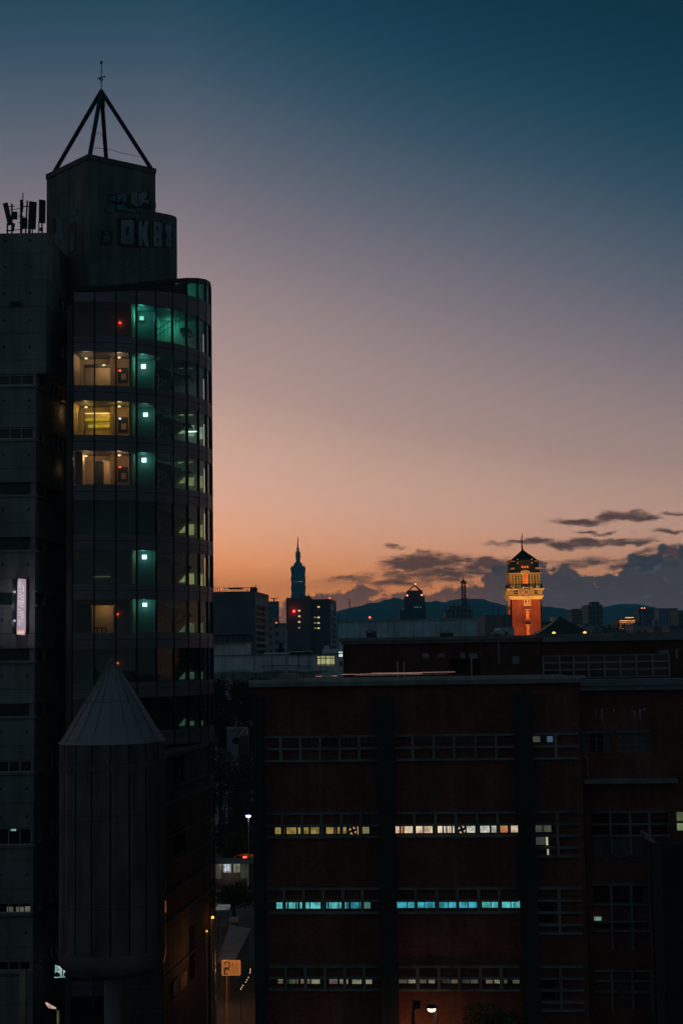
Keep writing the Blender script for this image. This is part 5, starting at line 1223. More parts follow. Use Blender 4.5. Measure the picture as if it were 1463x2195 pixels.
# ================================================================ near: office tower with a round glass corner
def office_tower():
    C = at(211, 1405, 104.); C.z = 0; RAD = 8.3; YF = C.y - RAD
    e = empty('office_tower', (C.x, C.y, 0), 'tall dark office tower with rounded glass corner and an open pyramid of tubes on top', 'building')
    zc = lambda y: at(221, y, YF).z
    def P(th, r=RAD, z=0.): return Vector((C.x + r * math.sin(R(th)), C.y - r * math.cos(R(th)), z))
    TH = [-2.3 + 10 * i for i in range(12)]              # mullion bearings
    per = 106.5; zt = lambda k: zc(752 + per * k); zb = lambda k: zc(752 + per * k + 73)
    KS = list(range(-1, 15))
    # spandrels: flat panels per bay with an upper and a lower course
    for k in KS:
        top, bot = zb(k), (zt(k + 1) if k < 14 else 0)
        if bot < .1: bot = 0
        if top < .5: continue
        b = MB()
        for i in range(len(TH) - 1):
            a0, a1 = TH[i] + .25, TH[i + 1] - .25
            zm = top - (top - bot) * .42
            for (z0, z1, off) in ((zm + .015, top, .0), (bot, zm - .015, .012)):
                A, B = P(a0, RAD + .05 - off, z0), P(a1, RAD + .05 - off, z0); A2, B2 = P(a0, RAD - .2, z0), P(a1, RAD - .2, z0); h = Vector((0, 0, z1 - z0))
                b.add([A, B, B2, A2, A + h, B + h, B2 + h, A2 + h], [(0, 1, 5, 4), (1, 2, 6, 5), (2, 3, 7, 6), (3, 0, 4, 7), (4, 5, 6, 7), (3, 2, 1, 0)])
        obj('spandrel_band', b, SPAND, e)
    # crown of the glass corner: band below an extra strip of glass and a rim that climbs to the back
    b = MB(); bot = zt(-1); top = bot + .55
    rim = lambda th: top + .55 + 2.35 * max(0., math.sin(R(min(max(th - 9.7, 0), 90)))) ** 1.5
    r2 = MB()
    for i in range(len(TH) - 1):
        a0, a1 = TH[i], TH[i + 1]
        A, B, A2, B2 = P(a0, RAD + .05), P(a1, RAD + .05), P(a0, RAD - .2), P(a1, RAD - .2)
        def wedge(mb, zA0, zB0, zA1, zB1):
            z = lambda p, v: Vector((p.x, p.y, v))
            mb.add([z(A, zA0), z(B, zB0), z(B2, zB0), z(A2, zA0), z(A, zA1), z(B, zB1), z(B2, zB1), z(A2, zA1)], [(0, 1, 5, 4), (1, 2, 6, 5), (2, 3, 7, 6), (3, 0, 4, 7), (4, 5, 6, 7), (3, 2, 1, 0)])
        s0 = max(0, math.sin(R(min(90, a0 - 9.7)))) ; s1 = max(0, math.sin(R(min(90, a1 - 9.7))))
        wedge(b, bot, bot, top + .1 + .95 * s0, top + .1 + .95 * s1); 
        wedge(r2, rim(a0) - .38, rim(a1) - .38, rim(a0), rim(a1))
        if a0 < 56:
            wedge(r2, top + .13 + .95 * s0, top + .13 + .95 * s1, rim(a0) - .4, rim(a1) - .4)
        else: obj('glass_pane', MB().quad(P(a0, RAD, top + .1 + .95 * s0), P(a1, RAD, top + .1 + .95 * s1), P(a1, RAD, rim(a1) - .38), P(a0, RAD, rim(a0) - .38)), GLASST, e)
    obj('spandrel_band', b, SPAND, e); obj('roof_rim', r2, DARKM, e)
    bw = MB(); bw.box(ident, C.x + 2, C.x + RAD * .96, C.y - 1.9, C.y - 1.7, zt(-1), rim(80) - .3); bw.box(ident, C.x + RAD * .9, C.x + RAD * .97, C.y - 1.7, C.y + 2, zt(-1), rim(80) - .4); obj('stair_wall', bw, INW, e)
    lid = MB(); n = len(TH); vs = [P(t, RAD - .2, rim(t) - .3) for t in TH]; cc = Vector((C.x, C.y + 1, rim(90) - .2)); vs += [cc]
    lid.add(vs, [(i, i + 1, n) for i in range(n - 1)]); obj('roof_skin', lid, DARKM, e)
    # glass and mullions
    for i, t in enumerate(TH):
        m = MB(); A, B, D, E_ = P(t - .35, RAD + .07), P(t + .35, RAD + .07), P(t + .35, RAD - .12), P(t - .35, RAD - .12)
        m.plan([(A.x, A.y), (B.x, B.y), (D.x, D.y), (E_.x, E_.y)], 0, rim(t) - .1); obj('mullion', m, DARKM, e)
    np_ = 0
    for k in range(-1, 9):
        for i in range(len(TH) - 1):
            if i >= 10: continue
            np_ += 1
            obj('glass_pane', MB().quad(P(TH[i], RAD - .02, zb(k)), P(TH[i + 1], RAD - .02, zb(k)), P(TH[i + 1], RAD - .02, zt(k)), P(TH[i], RAD - .02, zt(k))), GLASST, e)
    b = MB()
    for k in range(9, 15):
        for i in range(len(TH) - 1): b.quad(P(TH[i], RAD - .02, max(0, zb(k))), P(TH[i + 1], RAD - .02, max(0, zb(k))), P(TH[i + 1], RAD - .02, zt(k)), P(TH[i], RAD - .02, zt(k)))
    obj('lower_glazing', b, GLASSD, e)
    # floors, back walls, stairs
    TEALW = plain('dark teal wall', (.10, .20, .19), .6, 0, .2, .8)
    WY = 98.6                                             # wall of the lift lobby
    XL, XM = P(-2.3).x - .02, at(289, 1405, WY).x
    for k in range(-2, 9):
        z0 = zb(k) - .05 if k > -2 else zt(-1) + .3
        fl = MB(); vs = [P(t, RAD - .22, z0) for t in TH] + [Vector((C.x + RAD * .9, C.y + 2.5, z0)), Vector((XL - .5, C.y + 2.5, z0))]
        zlo = (zt(k + 1) + .06) if k > -2 else zt(-1) + .06
        n = len(vs); vs2 = [Vector((v.x, v.y, zlo)) for v in vs]
        fl.add(vs + vs2, [tuple(range(n)), tuple(range(2 * n - 1, n - 1, -1))]); obj('floor_slab', fl, FLOORM, e)
    ROOM = {-1: 'dark', 0: 'warm', 1: 'yellow', 2: 'brown', 3: 'off', 4: 'faint', 5: 'tan', 6: 'off', 7: 'off', 8: 'off'}
    SIGNK = (-1, 0, 1, 2, 4, 5)
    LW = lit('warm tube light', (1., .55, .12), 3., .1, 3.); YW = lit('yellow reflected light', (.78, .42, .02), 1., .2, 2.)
    DL = lit('ceiling spot', (1., .62, .36), 3., 0)
    SG = lit('white green exit sign', (.75, 1., .95), 5., .05); SGG = lit('green running mark', (.15, .75, .55), 2., 0)
    LWIN = [lit('pale landing window', (.42, .48, .30), .8, .25, 2.), lit('olive landing window', (.34, .32, .12), .8, .25, 2.), lit('dim landing window', (.07, .12, .085), .7, .3, 2.)]
    fz = Fac(0, 1, 1, 1, a=Vector((C.x - 10, WY, 0)), b=Vector((C.x + 10, WY, 0)))
    fw = Fac(0, 1, 1, 1, a=Vector((C.x - 10, C.y - 1.8, 0)), b=Vector((C.x + 10, C.y - 1.8, 0)))
    def bx(fc, name, x0, x1, y0, y1, d0, d1, m, par=e):
        q = fc.rect(x0, y0, x1, y1, d0); return obj(name, MB().box(fc, q[0], q[1], d0, d1, q[2], q[3]), m, par)
    for k in range(-1, 9):
        Y0 = 752 + per * k; f0, c0 = zb(k) - .05, zt(k) + .05; xw = lambda x, Y=WY: at(x, 1405, Y).x
        room = ROOM[k]
        # lobby back wall with an opening in the two left bays for the lit rooms
        w = MB(); uo0, uo1 = xw(199), xw(243)
        T = lambda u, d, z: Vector((u, WY + d, z))
        if room in ('warm', 'brown', 'yellow', 'tan'):
            w.box(T, xw(150), xw(176), 0, .2, f0, c0); w.box(T, xw(243) , XM, 0, .2, f0, c0); w.box(T, xw(176), xw(243), 0, .2, c0 - .35, c0)
            bk = MB(); bk.box(T, xw(170), xw(250), 2.0, 2.1, f0, c0); obj('room_wall', bk, INWW, e)
        else: w.box(T, xw(150), XM, 0, .2, f0, c0)
        w.box(T, XM - .1, XM + .06, -1.9, 0, f0, c0); w.box(T, XL - .1, XL, -2.5, 0, f0, c0)
        w.box(lambda u, d, z: Vector((u, 99.1 + d, z)), XM, xw(330, 99.1), 0, .15, f0, c0) if False else None
        obj('lobby_wall', w, INWW if room != 'off' else INW, e)
        obj('teal_wall', MB().box(lambda u, d, z: Vector((u, 99.1 + d, z)), XM, xw(330, 99.1), 0, .15, f0, c0), TEALW, e)
        s = MB(); T2 = lambda u, d, z: Vector((u, C.y + d, z))
        s.box(T2, xw(330, 99.1), C.x + RAD * .95, -1.8, -1.6, f0, c0); s.box(T2, xw(330, 99.1), xw(330, 99.1) + .12, -4.9, -1.8, f0, c0)
        obj('stair_wall', s, INW, e)
        # two flights with railings
        xa, xb_, zm = C.x + 4.3, C.x + 6.5, (f0 + c0) / 2 + .2
        f2 = zb(k - 1) - .05 if k > -1 else c0 + 1.
        st = MB(); st.prism(lambda u, d, z: Vector((u, C.y - 4.4 + d, z)), [(xa, f0), (xa + .5, f0), (xb_ + .1, zm - .35), (xb_ + .1, zm), (xb_ - .3, zm)], 0, 1.1)
        obj('stair_flight', st, CONCD, e) if k > -1 else None
        st = MB(); st.prism(lambda u, d, z: Vector((u, C.y - 3.2 + d, z)), [(xb_, zm), (xb_ - .5, zm - .25), (xa - .6, c0 - .1), (xa - .6, c0 + .2), (xb_ - .1, zm + .3)], 0, 1.1)
        obj('stair_flight', st, CONCD, e) if k > -1 else None
        obj('stair_landing', MB().box(T2, xb_, xb_ + .7, -4.2, -2.0, zm - .2, zm), CONCD, e)
        rl = MB()
        for q in range(9):
            u = xa + (xb_ - xa) * q / 8; z = f0 + (zm - f0) * q / 8; rl.bar((u, C.y - 4.45, z), (u, C.y - 4.45, z + .9), .035)
            u = xb_ - (xb_ - xa + .6) * q / 8; z = zm + (c0 - zm) * q / 8; 
        for hh in (.45, .9): rl.bar((xa, C.y - 4.45, f0 + hh), (xb_, C.y - 4.45, zm + hh), .04)
        obj('stair_railing', rl, DARKM, e)
        # landing windows on the far wall (lit from the rooms behind)
        if k >= 1:
            mm = LWIN[0] if k in (1,) else LWIN[1] if k in (2, 3, 4) else LWIN[2]
            for (x0, x1, ya, yb) in ((383, 396, 62, 70), (400.5, 415.5, 50, 73), (425, 434.5, 50, 75)):
                dy_ = {399: 0}.get(x0, 0) + (x0 - 380) * .32 * (1 - (Y0 - 752) / 640.)
                q = fw.rect(x0, Y0 + ya + dy_ * .6, x1, Y0 + yb + dy_ * .6, -.06)
                zlo = max(q[2], f0 + .12)
                if k == 1 or x0 != 383: obj('landing_window', MB().box(fw, q[0], q[1], -.1, -.03, zlo, max(q[3], zlo + .3)), mm, e)
                else: obj('landing_window', MB().prism(lambda u, d, z: fw(u, d, z), [(q[0], zlo), (q[1], zlo), (q[1], zlo + .5), (q[0] + .3, zlo + .3)], -.1, -.03), mm, e)
        if k in (0, 1, 2):
            for (x0, x1, ya, yb) in ((383, 387.5, 8, 28), (389, 393, 6, 26), (401, 404, 12, 28), (406, 409, 10, 26), (411, 413, 10, 24)):
                q = fw.rect(x0, Y0 + ya, x1, Y0 + yb, -.06); obj('high_window', MB().box(fw, q[0], q[1], -.1, -.03, q[2], min(q[3], c0 - .05)), LWIN[0] if k else LWIN[2], e)
        if k == 1:
            q = fw.rect(399.5, 925 - .8, 421, 925 + .8, -.5); obj('tube_light', MB().box(fw, q[0], q[1], -.5, -.44, q[2] , q[3]), lit('white tube light', (.85, 1., .95), 4., 0), e)
        if k in SIGNK:
            sy = {-1: 681, 0: 785, 1: 888, 2: 986, 4: 1194, 5: 1296}[k]
            fs = Fac(0, 1, 1, 1, a=Vector((C.x, 98.7, 0)), b=Vector((C.x + 9, 98.7, 0)))
            q = fs.rect((sx0 := {-1: 303.5, 0: 307., 1: 311.5, 2: 308.5, 4: 309., 5: 310.}[k]) - 4.4, sy - 4.4 + (k % 2), sx0 + 4.2, sy + 4.2)
            o = obj('exit_sign', MB().box(fs, q[0], q[1], 0, .12, q[2], q[3]), SG if k > -1 else lit('hazy exit sign', (.35, .75, .62), 1.6, .1), e)
            um = (q[0] + q[1]) / 2; zm_ = (q[2] + q[3]) / 2; g_ = MB(); g_.box(fs, um - .05, um + .02, -.02, -.01, zm_ - .05, zm_ + .06); g_.bar(fs(um - .02, -.015, zm_ - .05), fs(um + .08, -.015, zm_ - .12), .03); g_.bar(fs(um - .02, -.015, zm_ - .05), fs(um - .1, -.015, zm_ - .11), .03); g_.box(fs, um - .04, um + .03, -.02, -.01, zm_ + .08, zm_ + .13)
            obj('running_mark', g_, SGG, o)
            lamp('exit_sign_light', (fs(um, -.45, zm_)[0], 98.2, zm_ + .1), {-1: 30, 0: 17, 1: 8, 2: 9, 4: 9, 5: 10}[k], (.08, .75, .62), .1)
        # lift call panel
        if room in ('warm', 'yellow', 'brown', 'faint', 'dark', 'tan', 'off') and k <= 6:
            yb = {0: 45, 1: 45, 2: 44}.get(k)
            if yb:
                fr = bx(fz, 'notice_board', 252.5, 273.5, Y0 + 36, Y0 + 68, -.06, 0, DARKM)
                bx(fz, 'notice', 259.5, 270, Y0 + 49, Y0 + 62, -.09, -.06, INWW, fr)
            ry = {-1: 691.5, 0: 794, 1: 897, 2: 1001.5, 5: 1316.5, 6: 1422}.get(k)
            if ry:
                q = fz.rect(255, ry - 2.2, 260 if k != 5 else 254, ry + 2.2, -.1); um = fz.uz(257 if k < 4 else 252, ry, -.1)
                obj('indicator_light', MB().lathe(fz(um[0], -.12, um[1] - .07), [(0, 0), (.08 if k < 4 else .055, .03), (.09 if k < 4 else .06, .08), (0, .15)], 8), lit('red indicator', (1., .06, .03) if k != 1 else (.75, .8, 1.), 5 if k < 1 else 3, 0), e)
        fr_ = Fac(0, 1, 1, 1, a=Vector((C.x - 10, WY + 1.9, 0)), b=Vector((C.x + 10, WY + 1.9, 0)))
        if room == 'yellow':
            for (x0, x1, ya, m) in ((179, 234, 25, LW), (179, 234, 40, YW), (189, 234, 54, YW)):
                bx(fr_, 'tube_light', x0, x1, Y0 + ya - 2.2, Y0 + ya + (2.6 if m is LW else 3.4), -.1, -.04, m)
        if room in ('warm', 'brown', 'yellow'):
            q = fz.rect(158, Y0, 166, Y0 + 70, -2); 
            obj('pilaster', MB().box(fz, fz.uz(238, Y0)[0], fz.uz(244, Y0)[0], -.4, 0, f0, c0), INWW, e)
            if room == 'brown': obj('pilaster', MB().box(fz, fz.uz(174, Y0)[0], fz.uz(186, Y0)[0], -1.6, -.3, f0, c0), INWW, e); bx(fr_, 'doorway', 205, 222, Y0 + 24, Y0 + 73, -.05, 0, DARKM)
            if room == 'warm': bx(fr_, 'wall_shelf', 182, 240, Y0 + 28, Y0 + 34, -.3, -.05, CONCD); bx(fz, 'red_cabinet', 159, 167, Y0 + 25, Y0 + 66, -.9, -.5, plain('red door', (.4, .06, .04)))
            if room == 'yellow': bx(fz, 'door_edge', 160.5, 169, Y0 + 24, Y0 + 70, -.9, -.7, CONCD)
        pw = {'warm': (62, (1, .52, .28)), 'yellow': (100, (1, .47, .10)), 'brown': (75, (1, .46, .22)), 'tan': (40, (1, .48, .18)), 'faint': (.8, (.6, .7, .55))}.get(room)
        if pw:
            for (x, d, kf) in ((190, -1.2, .35), (216, 1.1, .55), (262, -1.3, .3)):
                if room == 'tan' and x != 216: continue
                p = Vector((xw(x), WY + d, c0 - .35)); lamp('ceiling_light', p, pw[0] * kf, pw[1], .12)
                if room not in ('faint',): obj('ceiling_spot', MB().lathe(p + Vector((0, 0, .1)), [(0, 0), (.09, .03), (.1, .1), (0, .12)], 8), DL, e)
        if room == 'tan':
            obj('desk', MB().box(fr_, fr_.uz(206, Y0)[0], fr_.uz(232, Y0)[0], -.9, -.3, f0, f0 + .08).box(fr_, fr_.uz(203, Y0)[0], fr_.uz(231, Y0)[0], -.9, -.85, f0 + .45, f0 + .53), DARKM, e)
            for x in (204, 212, 221, 230): obj('desk_post', MB().box(fr_, fr_.uz(x, Y0)[0], fr_.uz(x, Y0)[0] + .08, -.9, -.82, f0, f0 + .5), DARKM, e)
            obj('wing_wall', MB().box(fz, fz.uz(160, Y0)[0], fz.uz(199, Y0)[0], -.6, -.4, f0, c0 - .3), CONCD, e)
        if room == 'faint':
            q = fz.rect(199, Y0 + 57.8, 236, Y0 + 58.8, -.1); obj('sill_light', MB().box(fz, q[0], q[1], -.1, -.05, q[2], q[3]), lit('thin pale edge', (.16, .17, .14), .8), e)
    # extra light in the stair well: top floor strongly green, the others faint
    lamp('stair_light', (C.x + 5.6, C.y - 2.5, zt(-1) - .35), 30, (.10, .80, .55), .2)
    lamp('stair_light', (C.x + 6.2, C.y - 3.4, zt(-1) + 2.2), 30, (.15, .9, .55), .2)
    for k, pw in ((0, 9), (1, 14), (2, 20), (3, 2.), (4, 2.2), (5, 3.), (6, 1.6), (7, 1.5)): lamp('stair_light', (C.x + 5.6, C.y - 2.4, zt(k) - .5), pw, (.35, .85, .60), .2)
    for k in (-1, 0, 1, 2): lamp('landing_light', (C.x + 7.0, C.y - 3.0, zb(k) + .5), 5.0, (.75, .75, .5), .1)
    # core behind
    b = MB(); b.box(ident, XL - .3, C.x + 6.2, C.y + 1.5, C.y + 12, 0, zt(-1)); obj('core', b, CONCD, e)

    # ---- concrete wing
    obj('end_wall', MB().box(ident, P(-2.3).x - .55, P(-2.3).x - .04, 96.4, 104.5, 0, zt(-1) - .1), CONCD, e)
    ztop = at(60, 499, 96.).z
    A, B1, B2 = at(74, 1405, 96), at(95, 1405, 96.), at(160, 1405, 104.8)
    B3 = at(98, 1405, 99.)
    zmid = at(80, 800, 96).z
    W1_ = Fac(0, 1, 1, 1, a=Vector((A.x - 14, 96, 0)), b=Vector((B1.x, 96, 0)))
    S1 = Fac(0, 1, 1, 1, a=Vector((B1.x, 96, 0)), b=Vector((B2.x, 104.8, 0)))
    W2_ = Fac(0, 1, 1, 1, a=Vector((A.x - 14, 96, 0)), b=Vector((A.x, 96, 0)))
    CH = Fac(0, 1, 1, 1, a=Vector((A.x, 96, 0)), b=Vector((B3.x, B3.y, 0))); S2 = Fac(0, 1, 1, 1, a=Vector((B3.x, B3.y, 0)), b=Vector((B2.x, 104.8, 0)))
    b = MB(); b.wall(W1_, 0, W1_.len, zmid, ztop, [], .3, None)
    us = S1.len; h = [(us * .42, us * .93, S1.uz(138, 770)[1], S1.uz(138, 738)[1]), (us * .42, us * .93, S1.uz(138, 672)[1], S1.uz(138, 642)[1])]
    b.wall(S1, 0, us, zmid, ztop, h, .3, None)
    b.add([W1_(0, 0, ztop), W1_(W1_.len, 0, ztop), S1(us, 0, ztop), Vector((A.x - 14, 112, ztop))], [(0, 1, 2, 3)])
    b.add([W1_(0, 0, zmid), W1_(W1_.len, 0, zmid), S1(us, 0, zmid), Vector((A.x - 14, 104, zmid))], [(3, 2, 1, 0)])
    obj('upper_wall', b, CONC, e)
    FRM = plain('pale window frame', (.42, .45, .47), .5, .1, .2)
    def fit(T, h, n, name='window'):
        q = MB(); t = .05
        for z in (h[2], h[3] - t * 1.6): q.box(T, h[0], h[1], .05, .15, z, z + t * 1.6)
        for i in range(n + 1): u = h[0] + (h[1] - h[0] - t) * i / n; q.box(T, u, u + t, .04, .16, h[2] + t * 1.6, h[3] - t * 1.6)
        o = obj(name, q, FRM, e); obj('pane', MB().box(T, h[0], h[1], .2, .22, h[2], h[3]), GLASSD, o)
        return o
    for hh in h: fit(S1, hh, 3)
    # lower walls: window strips on the front, the chamfer and the side at each storey
    strips = [(803, 826), (917, 941), (1034, 1060), (1152, 1178), (1270, 1296), (1391, 1416), (1509, 1535), (1630, 1656), (1775, 1812), (1935, 1958), (2060, 2082)]
    hf, hc, hs = [], [], []
    for i, (y0, y1) in enumerate(strips):
        z1, z0 = W2_.uz(40, y0)[1], W2_.uz(40, y1)[1]
        full = 2 <= i <= 6
        hf.append((.3 if full else W2_.uz(-30, y0)[0], W2_.len - (.03 if full else .15), z0, z1)); hc.append((.03, CH.len - .03, z0, z1) if full else (CH.len * .3, CH.len * .8, z0, z1)); hs.append((.03 if full else S2.len * .1, S2.len * (.94 if not full else .98), z0 - (0 if full else .3), z1 + (0 if full else .3)))
    b = MB(); b.wall(W2_, 0, W2_.len, 0, zmid, hf, .35); b.wall(CH, 0, CH.len, 0, zmid, hc, .35); b.wall(S2, 0, S2.len, 0, zmid, hs, .35)
    obj('lower_wall', b, CONC, e)
    for i, (y0, y1) in enumerate(strips):
        z1, z0 = W2_.uz(40, y0)[1], W2_.uz(40, y1)[1]
        lb = MB()
        for T in (W2_, CH, S2): lb.box(T, .01, T.len - .01, -.13, 0, z0 - .16, z0 - .03); lb.box(T, .01, T.len - .01, -.09, 0, z1 + .03, z1 + .10)
        obj('ledge', lb, CONC2, e)
    for i in range(len(strips)):
        full = 2 <= i <= 6
        if full:
            q = MB()
            for T, h in ((W2_, hf[i]), (CH, hc[i]), (S2, hs[i])): q.box(T, h[0], h[1], .25, .28, h[2], h[3])
            obj('window', q, plain('greenish strip glass', (.02, .045, .04), .25, 0, .4, .5), e)
        else:
            fit(W2_, hf[i], 4); fit(S2, hs[i], 5)
            if i < 2: fit(CH, hc[i], 1)
    for (x0, x1, y0, y1, c) in ((23, 34, 1777, 1782, (.25, .42, .36)), (14, 28, 1945, 1956, (.10, .10, .075)), (34, 50, 1945, 1956, (.12, .12, .09)), (53, 64, 1944, 1956, (.11, .11, .09))):
        q = W2_.rect(x0, y0, x1, y1, .1); obj('lit_pane', MB().box(W2_, q[0], q[1], .15, .18, q[2], q[3]), lit('faint lit pane', c, .8, .3, 3.), e)
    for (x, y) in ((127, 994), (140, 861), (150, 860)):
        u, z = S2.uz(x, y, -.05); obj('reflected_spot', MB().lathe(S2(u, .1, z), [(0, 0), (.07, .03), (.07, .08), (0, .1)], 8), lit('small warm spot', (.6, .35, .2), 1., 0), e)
    lamp('wall_glow_light', S2(S2.uz(132, 890)[0], -.55, S2.uz(132, 884)[1]), 4.5, (1, .50, .22), .1); lamp('wall_glow_light', S2(S2.uz(128, 1000)[0], -.5, S2.uz(128, 1005)[1]), 1.2, (1, .50, .25), .1)  # no fitting here: lights added for the warm patch on the side wall
    q = MB(); u, z = W1_.uz(35, 650, -.1); q.lathe(W1_(u, -.25, z - .15), [(0, 0), (.3, .05), (.42, .2), (.42, .3), (.1, .34)], 14); obj('wall_dome_lamp', q, GREYM, e); obj('conduit', MB().tube([W1_(u + .1, -.08, z + .2), W1_(u + .12, -.08, z + 2.3)], .04, 6), GREYM, e)
    u, z = S1.uz(140, 668); obj('air_duct', MB().box(S1, S1.len * .6, S1.len * .98, -.7, 0, z - .9, z), CONCD, e)

    # ---- concrete box on top and its lower drum
    BOXC = streaked('weathered box concrete', (.12, .15, .155), var=.5)
    YC = 99.5; c0 = at(188, 1405, YC); L0 = at(95, 1405, YC * 1.042); R0 = at(336, 1405, YC * 1.033)
    zt2 = at(188, 331, YC).z; FR = Fac(0, 1, 1, 1, a=c0, b=R0); FL = Fac(0, 1, 1, 1, a=L0, b=c0)
    back = Vector((L0.x + R0.x - c0.x, L0.y + R0.y - c0.y, 0)); zb2 = zt(-1) - 1
    b = MB(); b.plan([(L0.x, L0.y), (c0.x, c0.y), (R0.x, R0.y), (back.x, back.y)], zb2, zt2); obj('roof_box', b, BOXC, e)
    b = MB()
    for T, l in ((FR, FR.len), (FL, FL.len)): b.box(T, -.04, l + .04, -.07, .1, zt2 - .35, zt2 + .04)
    for x in (232, 270, 308): u = FR.uz(x, 400)[0]; b.box(FR, u - .02, u + .02, -.015, 0, FR.uz(x, 560)[1], zt2 - .4)
    for x in (117, 150): u = FL.uz(x, 400)[0]; b.box(FL, u - .02, u + .02, -.015, 0, FR.uz(x, 560)[1], zt2 - .4)
    obj('box_coping', b, CONCD, e)
    zs = at(350, 460, 101.).z
    # drum: set slightly proud of the box face, rounded at the right end
    d = FR.uz(382, 500)[0] - .9; pl = [FR(.05, -.12, 0), FR(FR.uz(345, 500)[0], -.12, 0)]
    ue = FR.uz(389, 500)[0]
    for a in range(0, 91, 15): pl.append(FR(ue - 1.1 + 1.1 * math.sin(R(a)), -.12 + 1.1 - 1.1 * math.cos(R(a)), 0))
    pl += [FR(ue, 5, 0), FR(.05, 5, 0)]
    zdr = FR.uz(360, 460)[1]; zlow = FR.uz(200, 458 + 12)[1]
    b = MB(); b.plan([(p.x, p.y) for p in pl[1:-1]] + [(FR(FR.uz(300, 500)[0], 5, 0).x, FR(FR.uz(300, 500)[0], 5, 0).y), (FR(FR.uz(300, 500)[0], -.1, 0).x, FR(FR.uz(300, 500)[0], -.1, 0).y)], zb2, zdr); obj('stair_drum', b, BOXC, e)
    # graffiti: painted letters (flat paint, a film on the wall)
    GP = plain('pale grey blue spray paint', (.18, .27, .30), .7, 0, .35, 2.5); GB = plain('black spray paint', (.035, .04, .045), .7, 0, .3); GT = plain('teal spray paint', (.07, .17, .21), .8, 0, .5, 2.5)
    def curved(u, dd, z):  # follow the drum face
        u1 = ue - 1.1
        if u > u1: a = min((u - u1) / 1.1, 1.4); return FR(u1 + (1.1 - dd - .12 + .12) * math.sin(a), -.12 + 1.1 - (1.1 - dd) * math.cos(a), z)
        return FR(u, dd - .13, z)
    def letter(polys, mat, dd, name, T=curved, cuts=()):
        q = MB()
        for p in polys: q.prism(T, [FR.uz(x, y) for x, y in p], dd, dd + .008)
        return obj(name, q, mat, e)
    S = lambda pts: [(210 + x / 8.13, 400 + y / 8.13) for x, y in pts]
    # O K 8 I : dark outlines, pale fills, dark counters
    letter([S([(340, 545), (640, 545), (650, 1040), (345, 1030)])], GB, -.012, 'graffiti_outline')
    letter([S([(385, 580), (590, 590), (605, 620), (605, 985), (585, 1010), (410, 1000), (385, 975)])], GP, -.024, 'graffiti_letter')
    letter([S([(470, 700), (520, 700), (515, 860), (475, 860)])], GB, -.036, 'graffiti_counter')
    letter([S([(660, 585), (900, 585), (905, 1060), (660, 1050)])], GB, -.012, 'graffiti_outline')
    letter([S([(685, 600), (745, 600), (760, 740), (800, 600), (868, 605), (835, 800), (872, 1050), (805, 1045), (770, 880), (760, 1040), (690, 1035)])], GP, -.024, 'graffiti_letter')
    letter([S([(925, 600), (1110, 610), (1120, 1075), (930, 1065)])], GB, -.012, 'graffiti_outline')
    letter([S([(950, 615), (1060, 620), (1095, 660), (1095, 800), (1085, 830), (1100, 870), (1100, 1055), (965, 1045), (950, 1020)])], GP, -.024, 'graffiti_letter')
    for cc_ in ([(1005, 700), (1035, 705), (1035, 770), (1008, 765)], [(1005, 900), (1035, 905), (1035, 975), (1008, 970)]): letter([S(cc_)], GB, -.036, 'graffiti_counter')
    letter([S([(1120, 640), (1300, 660), (1300, 1085), (1125, 1075)])], GB, -.012, 'graffiti_outline')
    letter([S([(1155, 660), (1275, 680), (1275, 770), (1240, 850), (1278, 920), (1278, 1060), (1155, 1045), (1155, 950), (1190, 850), (1155, 770)])], GP, -.024, 'graffiti_letter')
    letter([S([(1310, 690), (1370, 710), (1375, 1090), (1325, 1080)])], GT, -.012, 'graffiti_letter')
    letter([S([(1165, 1240), (1390, 1290), (1390, 1640), (1160, 1640)])], GT, -.011, 'painted_patch')
    TF = lambda u, dd, z: FR(u, dd, z)
    letter([S([(45, 760), (255, 780), (250, 1005), (50, 1010)])], GB, -.02, 'graffiti_outline', TF); letter([S([(90, 850), (200, 850), (200, 975), (90, 975)])], GT, -.03, 'graffiti_letter', TF); letter([S([(110, 790), (195, 795), (190, 815), (112, 812)])], GT, -.03, 'graffiti_letter', TF)
    # upper tag, jagged letters
    letter([S([(100, 390), (150, 465), (320, 420), (620, 460), (790, 430), (930, 440), (960, 330), (900, 240), (880, 60), (720, 90), (550, 130), (330, 110), (160, 150), (150, 250), (240, 270)])], GB, -.02, 'graffiti_outline', TF)
    for p in ([(170, 180), (300, 160), (310, 240), (230, 245), (175, 225)], [(120, 385), (230, 280), (290, 330), (270, 440), (150, 450)], [(330, 130), (500, 120), (505, 270), (430, 280), (420, 170), (360, 260), (330, 240)],
              [(560, 120), (690, 80), (680, 220), (720, 340), (660, 345), (600, 290), (560, 300), (580, 210)], [(710, 110), (850, 75), (850, 170), (790, 220), (880, 230), (880, 290), (780, 270), (740, 340), (690, 180)], [(330, 320), (440, 310), (500, 380), (490, 410), (330, 400)], [(500, 390), (760, 370), (770, 420), (640, 450), (520, 420)], [(800, 395), (900, 410), (890, 430), (810, 425)]):
        letter([S(p)], GP if p[0][1] < 240 and p[0][0] > 500 else GT, -.03, 'graffiti_letter', TF)
    # lower scribbles
    for i in range(9):
        x, y = 380 + (i % 5) * 170 + random.uniform(-40, 40), 1180 + (i // 5) * 190
        q = MB(); pts = []
        for a in range(0, 300, 30): u, z = FR.uz(210 + (x + 70 * math.cos(R(a))) / 8.13, 400 + (y + 75 * math.sin(R(a))) / 8.13); pts.append(curved(u, -.01, z))
        for a_, b_ in zip(pts, pts[1:]): q.bar(a_, b_, .035)
        obj('graffiti_scribble', q, GT if i % 3 else GP, e)
    for p in ([(450, 1150 ), (500, 1150), (505, 1330), (455, 1330)], [(520, 1180), (560, 1180), (560, 1300), (525, 1310)]):
        pass
